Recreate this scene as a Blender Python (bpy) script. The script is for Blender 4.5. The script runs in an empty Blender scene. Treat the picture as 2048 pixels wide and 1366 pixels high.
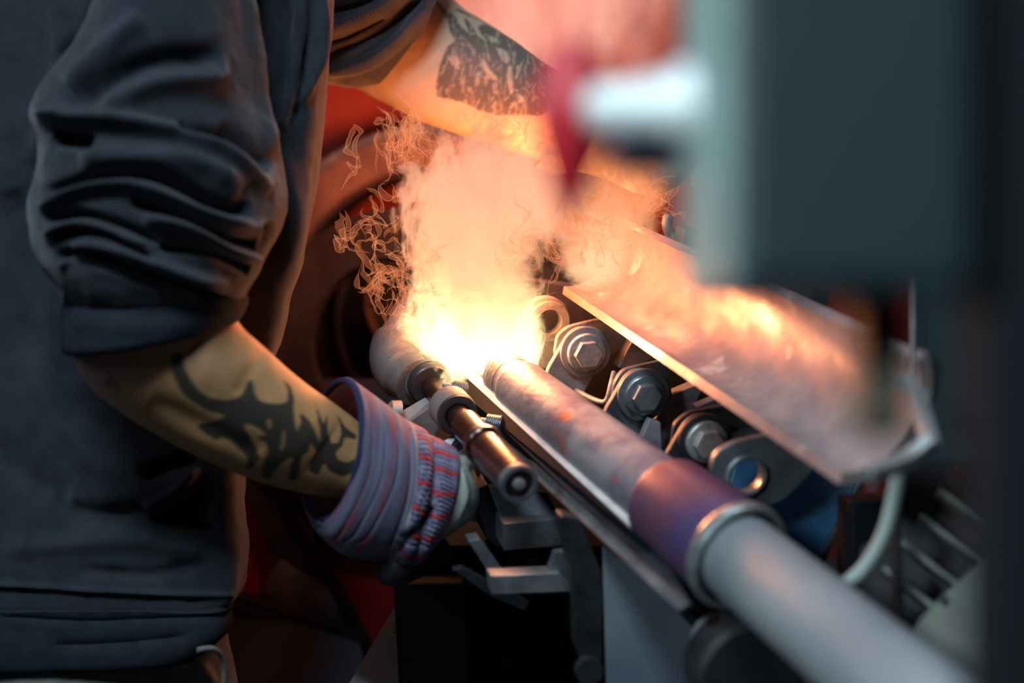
import bpy, math, random
import numpy as np
from mathutils import Vector as V
random.seed(7); rng = np.random.default_rng(7)
SC = bpy.context.scene
COL = SC.collection

# ------------------------------------------------------------------ camera, world, light, exposure
CAM = V((0, 0, 1.75))
FW = V((0, math.cos(math.radians(30)), -math.sin(math.radians(30))))
RT = V((1, 0, 0)); UP = V((0, 0.5, math.cos(math.radians(30))))
K = 0.72 / 2048.0                       # 50 mm lens on a 36 mm wide frame: metres per pixel at 1 m
cam = bpy.data.cameras.new('camera'); co = bpy.data.objects.new('camera', cam); COL.objects.link(co)
cam.lens = 50; cam.sensor_width = 36; cam.clip_start = 0.02
co.location = CAM; co.rotation_euler = (math.radians(60), 0, 0)
cam.dof.use_dof = True; cam.dof.focus_distance = 1.47; cam.dof.aperture_fstop = 2.0; cam.dof.aperture_blades = 0
SC.camera = co
SC.view_settings.view_transform = 'Standard'; SC.view_settings.look = 'None'
SC.view_settings.exposure = 0.0; SC.view_settings.gamma = 1.0; SC.view_settings.use_curve_mapping = False
SC.cycles.use_denoising = True
SC.cycles.volume_step_rate = 1.0; SC.cycles.volume_max_steps = 256; SC.cycles.volume_bounces = 0
SC.cycles.max_bounces = 6; SC.cycles.diffuse_bounces = 2; SC.cycles.glossy_bounces = 3; SC.cycles.transparent_max_bounces = 16
SC.cycles.sample_clamp_indirect = 4.0
w = bpy.data.worlds.new('world'); SC.world = w; w.use_nodes = True
w.node_tree.nodes['Background'].inputs[0].default_value = (0.25, 0.45, 0.6, 1)
w.node_tree.nodes['Background'].inputs[1].default_value = 0.02

def area(name, loc, target, size, power, color):
    l = bpy.data.lights.new(name, 'AREA'); l.shape = 'RECTANGLE'; l.size, l.size_y = size
    l.energy = power; l.color = color
    o = bpy.data.objects.new(name, l); COL.objects.link(o); o.location = loc
    o.rotation_euler = (V(target) - V(loc)).to_track_quat('-Z', 'Y').to_euler(); return o
area('hall_lamp', (-0.5, 0.6, 3.5), (-0.1, 1.3, 1.0), (1.2, 0.3), 44, (0.70, 0.88, 1.0))
area('hall_lamp', (-2.4, 0.8, 3.2), (0.0, 1.2, 1.0), (0.4, 1.4), 6, (0.64, 0.86, 1.0))
area('hall_lamp', (-1.4, -0.3, 2.9), (0.16, 0.36, 1.62), (0.5, 0.3), 3.8, (0.74, 0.95, 1.0)).data.spread = math.radians(38)
area('hall_lamp', (0.3, 3.0, 3.5), (0.1, 1.2, 1.0), (1.8, 0.4), 14, (0.7, 0.9, 1.0))

# ------------------------------------------------------------------ geometry helpers
def P(px, py, d):                       # the world point that stands d metres deep at photo position px, py
    return CAM + FW * d + RT * ((px - 1024) * K * d) + UP * (-(py - 683) * K * d)
def onplane(px, py, p0, n):
    r = FW + RT * ((px - 1024) * K) + UP * (-(py - 683) * K)
    return CAM + r * ((p0 - CAM).dot(n) / r.dot(n))
_c = np.array(CAM); _f = np.array(FW); _r = np.array(RT); _u = np.array(UP)
def proj(a):
    q = a - _c; d = q @ _f
    return np.stack([1024 + (q @ _r) / d / K, 683 - (q @ _u) / d / K], 1)
def S(px, d): return px * K * d

def mesh_obj(name, verts, faces, mat=None, parent=None, smooth=True, bevel=0, seg=2, flip=False, thick=0, attr=None):
    me = bpy.data.meshes.new(name)
    me.from_pydata([tuple(v) for v in verts], [], [tuple(f) for f in faces]); me.update()
    if smooth: me.polygons.foreach_set('use_smooth', [True] * len(me.polygons))
    if mat: me.materials.append(mat)
    if attr is not None:
        a = me.color_attributes.new('paint', 'FLOAT_COLOR', 'POINT')
        a.data.foreach_set('color', np.asarray(attr, dtype=np.float32).ravel())
    o = bpy.data.objects.new(name, me); COL.objects.link(o)
    if parent: o.parent = parent
    if thick:
        m = o.modifiers.new('s', 'SOLIDIFY'); m.thickness = thick; m.offset = -1
    if bevel:
        m = o.modifiers.new('b', 'BEVEL'); m.width = bevel; m.segments = seg; m.limit_method = 'ANGLE'; m.angle_limit = math.radians(40)
        if smooth:
            try: m.harden_normals = False
            except Exception: pass
    return o
def tag(o, label=None, cat=None, group=None, kind=None):
    if label: o['label'] = label
    if cat: o['category'] = cat
    if group: o['group'] = group
    if kind: o['kind'] = kind
    return o
def empty(name, loc, label, cat, group=None):
    o = bpy.data.objects.new(name, None); COL.objects.link(o); o.empty_display_size = 0.05; BASES.append((o, V(loc)))
    o['label'] = label; o['category'] = cat
    if group: o['group'] = group
    return o
BASES = []
class MB:
    def __init__(s): s.v = []; s.f = []
    def add(s, vs, fs):
        b = len(s.v); s.v += [V(v) for v in vs]; s.f += [tuple(i + b for i in f) for f in fs]; return s
    def prism(s, poly, vec):
        n = len(poly); a = [V(p) for p in poly]; b = [p + vec for p in a]
        nrm = V((0, 0, 0))
        for i in range(n): nrm += a[i].cross(a[(i + 1) % n])
        if nrm.dot(vec) > 0: a, b = b, a
        return s.add(a + b, [tuple(range(n)), tuple(range(2 * n - 1, n - 1, -1))] + [(i + n, (i + 1) % n + n, (i + 1) % n, i) for i in range(n)])
    def box(s, c, x, y, z):
        x, y, z = V(x), V(y), V(z); c = V(c)
        return s.prism([c - x - y - z, c + x - y - z, c + x + y - z, c - x + y - z], z * 2)
    def lathe(s, p0, axis, prof, n=48, phase=0):
        p0 = V(p0); a = V(axis).normalized(); u = a.orthogonal().normalized(); w_ = a.cross(u)
        vs = []; fs = []
        for (t, r) in prof:
            for k in range(n):
                an = 2 * math.pi * k / n + phase
                vs.append(p0 + a * t + (u * math.cos(an) + w_ * math.sin(an)) * r)
        m = len(prof)
        for i in range(m - 1):
            for k in range(n):
                k2 = (k + 1) % n
                fs.append((i * n + k, i * n + k2, (i + 1) * n + k2, (i + 1) * n + k))
        if prof[0][1] > 1e-6: fs.append(tuple(range(n - 1, -1, -1)))
        if prof[-1][1] > 1e-6: fs.append(tuple((m - 1) * n + k for k in range(n)))
        return s.add(vs, fs)
    def ring(s, p0, axis, prof, n=64):      # closed profile swept round: no caps
        p0 = V(p0); a = V(axis).normalized(); u = a.orthogonal().normalized(); w_ = a.cross(u)
        vs = []; fs = []; m = len(prof)
        for (t, r) in prof:
            for k in range(n):
                an = 2 * math.pi * k / n
                vs.append(p0 + a * t + (u * math.cos(an) + w_ * math.sin(an)) * r)
        for i in range(m):
            j = (i + 1) % m
            for k in range(n):
                k2 = (k + 1) % n
                fs.append((i * n + k, i * n + k2, j * n + k2, j * n + k))
        return s.add(vs, fs)
    def tube(s, pts, rad, n=20, cap=True):
        pts = [V(p) for p in pts]; m = len(pts)
        if not hasattr(rad, '__len__'): rad = [rad] * m
        t = (pts[1] - pts[0]).normalized(); u = t.orthogonal().normalized(); vs = []; fs = []
        for i in range(m):
            t2 = (pts[min(i + 1, m - 1)] - pts[max(i - 1, 0)]).normalized()
            u = (u - t2 * u.dot(t2)).normalized(); w_ = t2.cross(u)
            for k in range(n):
                an = 2 * math.pi * k / n
                vs.append(pts[i] + (u * math.cos(an) + w_ * math.sin(an)) * rad[i])
        for i in range(m - 1):
            for k in range(n):
                k2 = (k + 1) % n
                fs.append((i * n + k, i * n + k2, (i + 1) * n + k2, (i + 1) * n + k))
        if cap: fs += [tuple(range(n - 1, -1, -1)), tuple((m - 1) * n + k for k in range(n))]
        return s.add(vs, fs)
    def build(s, name, mat, parent=None, smooth=False, bevel=0, seg=2, auto=True, **kw):
        o = mesh_obj(name, s.v, s.f, mat, parent, smooth, bevel, seg, **kw)
        if smooth and auto:
            try: o.data.set_sharp_from_angle(angle=math.radians(38))
            except Exception: pass
        return o
def crs(pts, n):                        # Catmull-Rom through rows of numbers
    a = np.array(pts, float); m = len(a); out = []
    for t in np.linspace(0, m - 1, n):
        i = min(int(t), m - 2); f = t - i
        p0, p1, p2, p3 = a[max(i - 1, 0)], a[i], a[i + 1], a[min(i + 2, m - 1)]
        out.append(0.5 * (2 * p1 + (p2 - p0) * f + (2 * p0 - 5 * p1 + 4 * p2 - p3) * f * f + (3 * p1 - p0 - 3 * p2 + p3) * f ** 3))
    return np.array(out)
def spline(pts, n): return [V(p) for p in crs([tuple(p) for p in pts], n)]
def ridges(px, specs):                  # sum of cloth folds: (polyline, width px, height m)
    h = np.zeros(len(px))
    for line, wd, ht in specs:
        L = crs(line, max(12, len(line) * 8)); a = L[:-1]; b = L[1:]
        best = np.full(len(px), 1e9); bt = np.zeros(len(px))
        for i in range(len(a)):
            ab = b[i] - a[i]; q = px - a[i]
            t = np.clip((q @ ab) / (ab @ ab + 1e-9), 0, 1)
            dd = np.hypot(*(q - t[:, None] * ab).T)
            m = dd < best; best[m] = dd[m]; bt[m] = ((i + t) / len(a))[m]
        tap = np.clip(np.minimum(bt, 1 - bt) * 6, 0.0, 1) ** 0.7
        h += ht * np.exp(-(best / wd) ** 2) * tap
    return h
def vnoise(p, seed=0):                  # smooth value noise, p (n,3)
    i = np.floor(p).astype(np.int64); f = p - i; f = f * f * (3 - 2 * f)
    def hsh(x, y, z):
        n = (x * 374761393 + y * 668265263 + z * 2147483647 + seed * 1013904223) & 0xffffffff
        n = ((n ^ (n >> 13)) * 1274126177) & 0xffffffff
        return ((n ^ (n >> 16)) & 0xffff) / 65535.0
    r = 0
    for dx in (0, 1):
        for dy in (0, 1):
            for dz in (0, 1):
                wgt = (f[:, 0] if dx else 1 - f[:, 0]) * (f[:, 1] if dy else 1 - f[:, 1]) * (f[:, 2] if dz else 1 - f[:, 2])
                r = r + wgt * hsh(i[:, 0] + dx, i[:, 1] + dy, i[:, 2] + dz)
    return r
def fbm(p, seed=0, o=4):
    r = 0; a = 0.5
    for k in range(o): r = r + a * vnoise(p * 2 ** k, seed + k); a *= .5
    return r
def sil_tube(secs, nu, nv, folds=None, grain=0.0, ex=1.0, close=(False, False), front_only=True, extra=None, bk=1.0):
    """A closed body whose outline runs along the two given edges; secs: Lx Ly Rx Ry depth depth_radius lean_right lean_up"""
    A = crs(secs, nu); vs = []; ph = np.linspace(0, 2 * math.pi, nv, endpoint=False)
    c_, s_ = np.cos(ph), np.sin(ph)
    if ex != 1.0:                        # squarer section, its points spaced evenly round the outline
        pf = np.linspace(0, 2 * math.pi, 8001); cf_ = np.sign(np.cos(pf)) * np.abs(np.cos(pf)) ** ex; sf_ = np.sign(np.sin(pf)) * np.abs(np.sin(pf)) ** ex
        al = np.concatenate([[0], np.cumsum(np.hypot(np.diff(cf_), np.diff(sf_) * .5))]); tg = np.linspace(0, al[-1], nv, endpoint=False)
        c_ = np.interp(tg, al, cf_); s_ = np.interp(tg, al, sf_)
    for row in A:
        L = np.array(P(row[0], row[1], row[4])); R_ = np.array(P(row[2], row[3], row[4]))
        C_ = (L + R_) / 2; H = (R_ - L) / 2; D = (-_f + _r * row[6] + _u * row[7]) * row[5]
        pt = C_ + np.outer(c_, H) + np.outer(s_, D)
        if bk != 1.0:                    # a deep far side that narrows away behind the outline
            rv = (R_ - _c) / ((R_ - _c) @ _f) - _r * .12
            pt = C_ + np.outer(c_, H) + np.outer(np.clip(s_, 0, 1), D) + np.outer(np.clip(-s_, 0, 1), rv * row[5] * bk)
        vs.append(pt)
    G = np.array(vs)                                     # nu, nv, 3
    du = np.gradient(G, axis=0); dv = np.roll(G, -1, 1) - np.roll(G, 1, 1)
    N = np.cross(du, dv); N /= np.linalg.norm(N, axis=2, keepdims=True) + 1e-12
    cen = G.mean(1, keepdims=True); sg = np.sign(((G - cen) * N).sum()); N *= sg
    X = G.reshape(-1, 3); NN = N.reshape(-1, 3)
    if folds:
        h = ridges(proj(X), folds)
        if front_only:
            fr = np.clip(np.tile(s_, nu) * 3 + 0.9, 0, 1); h = h * fr
        X = X + NN * h[:, None]
    if grain: X = X + NN * ((fbm(X * 14, 3) - .47) * grain)[:, None]
    if extra is not None: X = extra(X, NN, nu, nv)
    fs = []
    for i in range(nu - 1):
        for k in range(nv):
            k2 = (k + 1) % nv
            q = (i * nv + k, i * nv + k2, (i + 1) * nv + k2, (i + 1) * nv + k)
            fs.append(q if sg > 0 else q[::-1])
    if close[0]: fs.append(tuple(range(nv))[::-1] if sg > 0 else tuple(range(nv)))
    if close[1]:
        e = tuple((nu - 1) * nv + k for k in range(nv)); fs.append(e if sg > 0 else e[::-1])
    return X, fs
def inside(pts, poly):
    x, y = pts[:, 0], pts[:, 1]; r = np.zeros(len(pts), bool); n = len(poly); j = n - 1
    for i in range(n):
        xi, yi = poly[i]; xj, yj = poly[j]
        c = ((yi > y) != (yj > y)) & (x < (xj - xi) * (y - yi) / ((yj - yi) or 1e-9) + xi)
        r ^= c; j = i
    return r

# ------------------------------------------------------------------ material helpers
def nt(m): return m.node_tree.nodes, m.node_tree.links
def mat(name, color, rough=0.5, metal=0.0, c2=None, scale=20, lo=.4, hi=.6, bump=0.0, bscale=200, detail=6, rvar=0.0, spec=None, coat=0, sheen=0, c3=None, s3=6, lo3=.5, hi3=.65, stretch=None, aniso=None):
    m = bpy.data.materials.new(name); m.use_nodes = True; N, L = nt(m); b = N['Principled BSDF']
    b.inputs['Base Color'].default_value = (*color, 1); b.inputs['Roughness'].default_value = rough; b.inputs['Metallic'].default_value = metal
    if spec is not None: b.inputs['Specular IOR Level'].default_value = spec
    if coat: b.inputs['Coat Weight'].default_value = coat; b.inputs['Coat Roughness'].default_value = .2
    if sheen: b.inputs['Sheen Weight'].default_value = sheen; b.inputs['Sheen Roughness'].default_value = .5
    tc = N.new('ShaderNodeTexCoord'); src = tc.outputs['Object']
    if stretch:
        mp = N.new('ShaderNodeMapping'); mp.inputs['Scale'].default_value = stretch; L.new(src, mp.inputs[0]); src = mp.outputs[0]
    last = None
    def layer(prev, col, sc, a, z):
        n = N.new('ShaderNodeTexNoise'); n.inputs['Scale'].default_value = sc; n.inputs['Detail'].default_value = detail; n.inputs['Roughness'].default_value = .62
        L.new(src, n.inputs['Vector'])
        r = N.new('ShaderNodeMapRange'); r.inputs[1].default_value = a; r.inputs[2].default_value = z; L.new(n.outputs['Fac'], r.inputs[0])
        x = N.new('ShaderNodeMix'); x.data_type = 'RGBA'; L.new(r.outputs[0], x.inputs[0])
        if prev is None: x.inputs[6].default_value = (*color, 1)
        else: L.new(prev, x.inputs[6])
        x.inputs[7].default_value = (*col, 1); return x.outputs[2], r.outputs[0]
    if c2: last, fac = layer(None, c2, scale, lo, hi)
    if c3: last, _ = layer(last, c3, s3, lo3, hi3)
    if last: L.new(last, b.inputs['Base Color'])
    if c2 and rvar:
        q = N.new('ShaderNodeMapRange'); q.inputs[3].default_value = rough; q.inputs[4].default_value = min(1, max(.05, rough + rvar)); L.new(fac, q.inputs[0]); L.new(q.outputs[0], b.inputs['Roughness'])
    if bump:
        n = N.new('ShaderNodeTexNoise'); n.inputs['Scale'].default_value = bscale; n.inputs['Detail'].default_value = 4
        L.new(src, n.inputs['Vector'])
        bp = N.new('ShaderNodeBump'); bp.inputs['Strength'].default_value = bump; bp.inputs['Distance'].default_value = .002
        L.new(n.outputs['Fac'], bp.inputs['Height']); L.new(bp.outputs[0], b.inputs['Normal'])
    return m
M = {}
M['fabric'] = mat('charcoal_fleece', (.038, .047, .060), .92, 0, (.026, .032, .042), 40, .35, .65, .35, 900, sheen=.25, spec=.15)
M['rib'] = mat('rib_knit', (.034, .044, .056), .95, 0, (.024, .031, .040), 60, .35, .65, .4, 1200, spec=.1)
M['trouser'] = mat('khaki_canvas', (.30, .29, .25), .9, 0, (.2, .2, .18), 30, .4, .6, .3, 800)
M['boot'] = mat('black_leather', (.02, .02, .02), .5, 0, bump=.3)
M['steel'] = mat('worn_steel', (.42, .41, .42), .42, .75, (.30, .29, .31), 30, .35, .65, .25, 120, rvar=.2)
M['zinc'] = mat('zinc_bolt', (.60, .60, .60), .38, .7, (.42, .42, .42), 160, .35, .65, .2, 300)
M['darkbolt'] = mat('black_oxide', (.24, .28, .31), .30, .65, (.36, .40, .43), 160, .35, .7, .2, 300)
M['bracket'] = mat('scaled_bracket', (.42, .41, .41), .5, .5, (.25, .24, .25), 25, .4, .65, .3, 90, c3=(.12, .12, .14), s3=40, lo3=.58, hi3=.7)
M['bracketdark'] = mat('sooty_bracket', (.12, .13, .15), .45, .6, (.22, .25, .28), 45, .45, .6, .3, 90)
M['black'] = mat('soot_black', (.012, .012, .015), .6, .1, (.02, .02, .025), 20, .4, .6, .2, 60)
M['soot'] = mat('dead_black', (.004, .005, .007), .7, 0, spec=.15)
M['darksteel'] = mat('dark_steel', (.07, .075, .085), .45, .6, (.035, .037, .045), 18, .4, .6, .3, 80)
M['midsteel'] = mat('mid_steel', (.26, .28, .30), .42, .6, (.14, .15, .17), 30, .4, .62, .3, 80)
M['tray'] = mat('bright_tray_steel', (.52, .54, .56), .36, .7, (.34, .35, .38), 40, .4, .6, .2, 80)
M['tube'] = mat('scaled_tube', (.36, .345, .37), .48, .35, (.20, .18, .23), 20, .44, .60, .35, 130, c3=(.50, .12, .06), s3=19, lo3=.60, hi3=.68)
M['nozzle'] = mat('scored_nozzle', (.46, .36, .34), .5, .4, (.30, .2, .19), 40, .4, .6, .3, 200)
M['collar'] = mat('tempered_collar', (.09, .07, .19), .40, .45, (.16, .07, .12), 11, .42, .6, .2, 90, c3=(.26, .06, .06), s3=7, lo3=.58, hi3=.72)
M['ring'] = mat('brushed_ring', (.50, .54, .54), .33, .8, (.38, .41, .42), 60, .4, .6, .1, 90)
M['pipe'] = mat('matt_grey_pipe', (.25, .275, .30), .55, .25, (.19, .21, .235), 9, .4, .62, .15, 60)
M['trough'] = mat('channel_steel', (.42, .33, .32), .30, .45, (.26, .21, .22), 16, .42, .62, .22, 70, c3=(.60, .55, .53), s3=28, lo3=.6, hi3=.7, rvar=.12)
M['cast'] = mat('cast_grey', (.27, .27, .27), .6, .25, (.20, .19, .19), 25, .4, .6, .35, 160)
M['copper'] = mat('burnished_rod', (.17, .10, .085), .26, .85, (.11, .07, .06), 50, .4, .6, .15, 200)
M['rodend'] = mat('dark_socket', (.09, .09, .1), .4, .6, bump=.2)
M['redpaint'] = mat('chipped_red_paint', (.50, .020, .022), .42, 0, (.34, .015, .018), 9, .4, .6, .3, 60, c3=(.13, .10, .11), s3=26, lo3=.62, hi3=.66)
M['hotred'] = mat('flaking_red_paint', (.42, .055, .035), .5, 0, (.26, .03, .025), 7, .4, .6, .4, 40, c3=(.40, .30, .30), s3=30, lo3=.63, hi3=.68, stretch=(1, 1, .5))
M['blue'] = mat('blue_paint', (.025, .12, .27), .4, .1, (.035, .075, .14), 9, .4, .62, .2, 50, c3=(.06, .05, .07), s3=22, lo3=.6, hi3=.72)
M['navy'] = mat('navy_panel', (.012, .028, .06), .5, .1, (.02, .025, .04), 8, .4, .6, .2, 50)
M['flange'] = mat('rusty_flange', (.30, .16, .13), .6, .2, (.18, .10, .10), 20, .4, .6, .4, 60)
M['flangerim'] = mat('grey_blue_rim', (.16, .18, .24), .5, .3, (.28, .26, .3), 30, .45, .6, .3, 60)
M['recess'] = mat('dark_recess', (.028, .026, .045), .55, .3, (.05, .05, .08), 12, .45, .62, .3, 60)
M['disc'] = mat('olive_disc', (.10, .09, .06), .5, .4, (.06, .055, .04), 20, .4, .6, .2, 60)
M['housing'] = mat('green_grey_enamel', (.006, .018, .022), .5, .0, (.009, .015, .018), 4, .35, .65, .1, 40)
M['housinglit'] = mat('lit_green_enamel', (.20, .30, .28), .5, 0, (.15, .22, .21), 6, .4, .6)  # paler copy of the casing enamel, paints its left face as lit
M['chrome'] = mat('polished_chrome', (.72, .75, .76), .38, .4)
M['redrubber'] = mat('red_enamel', (.36, .008, .018), .45, 0, spec=.4)
M['greenplate'] = mat('grey_green_plate', (.10, .125, .12), .5, .2, (.14, .15, .13), 12, .4, .62, .2, 60)
M['hose'] = mat('pale_hose', (.34, .40, .38), .5, 0)
M['leather'] = mat('pale_split_leather', (.46, .50, .46), .85, 0, (.30, .33, .30), 30, .4, .6, .5, 300)
M['navybind'] = mat('navy_binding', (.02, .025, .09), .85, 0, bump=.3)
M['floor'] = mat('oily_concrete', (.05, .05, .055), .6, 0, (.03, .03, .034), 3, .4, .6, .2, 40)
M['wall'] = mat('hall_wall', (.10, .045, .04), .8, 0, (.07, .035, .033), 2, .4, .6, .1, 20)
M['dark'] = mat('hall_dark', (.035, .04, .05), .8, 0)

def vc_mat(name, rough, bump, bscale, spec=.4, sheen=0, sss=0):
    m = mat(name, (.5, .5, .5), rough, 0, bump=bump, bscale=bscale, spec=spec, sheen=sheen); N, L = nt(m)
    a = N.new('ShaderNodeVertexColor'); a.layer_name = 'paint'; L.new(a.outputs[0], N['Principled BSDF'].inputs['Base Color'])
    if sss:
        b = N['Principled BSDF']; b.inputs['Subsurface Weight'].default_value = sss; b.inputs['Subsurface Radius'].default_value = (.01, .004, .002); b.inputs['Subsurface Scale'].default_value = .3
    return m
M['skin'] = vc_mat('inked_skin', .5, .25, 500, .4)
M['stripe'] = vc_mat('striped_cotton', .9, .5, 700, .15, .1)

# ------------------------------------------------------------------ the hall (setting)
def slab(name, c, h, m): 
    o = MB().box(c, (h[0], 0, 0), (0, h[1], 0), (0, 0, h[2])).build(name, m); return tag(o, kind='structure')
slab('floor', (0, 1.8, -.05), (3.2, 4.0, .05), M['floor'])
slab('wall_back', (0, 5.7, 1.9), (3.2, .05, 1.9), M['wall'])
slab('wall_left', (-3.2, 1.8, 1.9), (.05, 4.0, 1.9), M['dark'])
slab('wall_right', (3.2, 1.8, 1.9), (.05, 4.0, 1.9), M['dark'])
slab('wall_front', (0, -2.2, 1.9), (3.2, .05, 1.9), M['dark'])
slab('ceiling', (0, 1.8, 3.85), (3.2, 4.0, .05), M['dark'])

# ------------------------------------------------------------------ the worker
def px_color(X, base, layers):
    col = np.tile(np.array([*base, 1.0]), (len(X), 1))
    for mask, c in layers:
        mk = mask[:, None]; col[:, :3] = col[:, :3] * (1 - mk) + np.array(c) * mk
    return col
def poly_mask(px, polys, holes=()):
    m = np.zeros(len(px), bool)
    for p in polys: m |= inside(px, p)
    for p in holes: m &= ~inside(px, p)
    return m.astype(float)
def smooth_grid(mask, nu, nv, it=1):
    g = mask.reshape(nu, nv)
    for _ in range(it):
        g = (g * 2 + np.roll(g, 1, 0) + np.roll(g, -1, 0) + np.roll(g, 1, 1) + np.roll(g, -1, 1)) / 6
    return g.reshape(-1)
def cr(pts, sc, ox, oy): return [(x / sc + ox, y / sc + oy) for x, y in pts]

SKIN = (.82, .43, .18)
# near forearm
NU, NV = 300, 260
fa = [(300, 150, 90, 250, 1.27, .05, 0, 0), (410, 480, 130, 560, 1.26, .052, 0, 0), (445, 590, 140, 650, 1.25, .054, 0, 0), (478, 650, 152, 712, 1.25, .055, 0, 0),
      (512, 682, 172, 760, 1.255, .055, 0, 0), (548, 715, 225, 812, 1.26, .054, 0, 0), (585, 747, 320, 872, 1.27, .05, 0, 0),
      (622, 776, 420, 925, 1.28, .046, 0, 0), (662, 803, 530, 965, 1.295, .042, 0, 0), (702, 832, 620, 988, 1.31, .036, 0, 0),
      (740, 862, 690, 1000, 1.325, .032, 0, 0), (790, 880, 750, 1030, 1.34, .03, 0, 0), (850, 900, 800, 1050, 1.36, .03, 0, 0)]
muscle = [([(380, 700), (470, 760), (560, 840), (640, 900)], 60, .004), ([(300, 800), (400, 850), (520, 910)], 22, -.003),
          ([(230, 760), (216, 770)], 18, .003), ([(530, 700), (500, 740), (470, 790)], 14, -.0015)]
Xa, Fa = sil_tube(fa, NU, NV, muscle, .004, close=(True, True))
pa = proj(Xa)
T = cr([(698,345),(745,350),(765,430),(800,505),(860,590),(930,640),(1010,655),(1090,650),(1150,620),(1180,570),(1195,515),(1215,530),(1225,600),(1250,650),(1300,675),(1400,680),(1450,660),(1455,600),(1440,560),(1405,505),(1462,560),(1485,640),(1480,720),(1500,860),(1530,900),(1520,840),(1540,800),(1525,725),(1590,790),(1640,900),(1660,960),(1665,860),(1622,640),(1682,830),(1705,735),(1702,850),(1730,940),(1780,930),(1800,870),(1790,800),(1755,720),(1820,830),(1890,880),(1885,905),(1820,885),(1795,950),(1750,990),(1770,1040),(1840,1060),(1895,1030),(1895,1110),(1800,1145),(1720,1110),(1690,1050),(1660,1100),(1640,1135),(1590,1110),(1600,1050),(1640,990),(1600,920),(1570,860),(1590,920),(1580,980),(1530,1020),(1525,1100),(1500,1175),(1450,1165),(1470,1080),(1500,1010),(1440,1030),(1380,1080),(1320,1165),(1278,1150),(1300,1050),(1330,980),(1310,930),(1235,880),(1320,890),(1290,850),(1200,800),(1150,810),(1180,870),(1230,950),(1265,1030),(1225,1080),(1175,1115),(1200,1040),(1165,990),(1080,910),(1000,880),(1000,915),(930,882),(900,850),(855,818),(960,795),(1060,750),(940,718),(850,672),(770,605),(718,510),(698,430)], 3.25, 130, 600)
H1 = cr([(1420,795),(1440,870),(1432,955),(1385,1010),(1400,930),(1408,860)], 3.25, 130, 600)
H2 = cr([(1300,770),(1340,765),(1350,830),(1320,860),(1310,810)], 3.25, 130, 600)
ink = np.clip((smooth_grid(poly_mask(pa, [T], [H1, H2]), NU, NV, 4) - .12) * 2.6, 0, 1)
fr = np.clip(np.tile(np.sin(np.linspace(0, 2 * math.pi, NV, endpoint=False)), NU) * 6, 0, 1)
ink = ink * fr
def blob(px, cx, cy, rx, ry): return np.exp(-((px[:, 0] - cx) / rx) ** 2 - ((px[:, 1] - cy) / ry) ** 2)
mot = np.clip((fbm(Xa * 40, 5) - .35) * 2, 0, 1)
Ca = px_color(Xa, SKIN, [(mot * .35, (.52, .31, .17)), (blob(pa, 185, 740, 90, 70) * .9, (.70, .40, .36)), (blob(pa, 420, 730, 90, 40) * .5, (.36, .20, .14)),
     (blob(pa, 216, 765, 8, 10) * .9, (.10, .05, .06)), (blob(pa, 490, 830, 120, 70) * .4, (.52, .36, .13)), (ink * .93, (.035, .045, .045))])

# far forearm
NU2, NV2 = 330, 260
fb = [(640, -420, 560, -160, 1.800, 0.051, .2, 0), (800, -200, 600, 60, 1.760, 0.053, .2, 0), (868, -50, 690, 160, 1.720, 0.053, .2, 0), (918, 10, 775, 206, 1.690, 0.051, .2, 0), (972, 46, 850, 244, 1.665, 0.048, .2, 0),
      (1030, 86, 930, 272, 1.640, 0.043, .2, 0), (1090, 128, 1005, 296, 1.610, 0.039, .2, 0), (1150, 160, 1075, 318, 1.580, 0.035, .2, 0),
      (1215, 190, 1140, 330, 1.550, 0.031, .2, 0), (1290, 225, 1225, 345, 1.520, 0.029, .2, 0)]
Xb, Fb = sil_tube(fb, NU2, NV2, None, .005, close=(True, True))
pb = proj(Xb)
T2 = cr([(95,-10),(150,5),(230,90),(330,150),(350,210),(400,260),(470,330),(440,280),(410,210),(405,150),(440,190),(490,250),(520,320),(610,375),(560,320),(525,260),(560,215),(600,235),(560,190),(460,160),(310,85),(360,80),(480,150),(620,230),(760,310),(900,390),(1080,530),(1250,640),(1300,900),(1100,1060),(1000,1050),(700,1050),(520,1000),(420,940),(150,880),(145,770),(180,600),(240,430),(320,370),(270,280),(250,180),(170,70)], 4.5536, 840, 0)
D2 = [cr(q, 4.5536, 840, 0) for q in ([(560,530),(600,560),(640,640),(700,700),(710,730),(620,720),(590,650),(560,590)], [(690,430),(740,440),(800,480),(820,540),(795,580),(750,560),(720,500)],
      [(800,600),(840,610),(850,850),(820,860),(790,700)], [(260,520),(330,500),(370,560),(360,640),(290,590)], [(880,610),(930,580),(900,680),(870,720)], [(600,310),(700,350),(740,400),(640,380)], [(890,850),(940,880),(960,930),(900,940)])]
base_ink = poly_mask(pb, [T2]); light = poly_mask(pb, D2)
q3 = np.stack([pb[:, 0] * .055 + pb[:, 1] * .012, pb[:, 1] * .022 - pb[:, 0] * .006, np.zeros(len(pb))], 1)
wv = fbm(q3 * 1.0 + 3, 11, 4); st = .5 + .5 * np.sin((pb[:, 0] * .42 - pb[:, 1] * .10) + wv * 26)
st2 = fbm(np.stack([pb[:, 0] * .16, pb[:, 1] * .05, pb[:, 0] * 0], 1), 23, 4)
den = np.clip(.80 - .42 * (st > .72) * (st2 > .42) - light * (.45 + .35 * st), 0, 1)
shade = np.clip((pb[:, 0] - 870) / 100, .35, 1)
ink2 = smooth_grid(base_ink * den, NU2, NV2, 1) * np.clip(np.tile(np.sin(np.linspace(0, 2 * math.pi, NV2, endpoint=False)), NU2) * 6, 0, 1)
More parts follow.
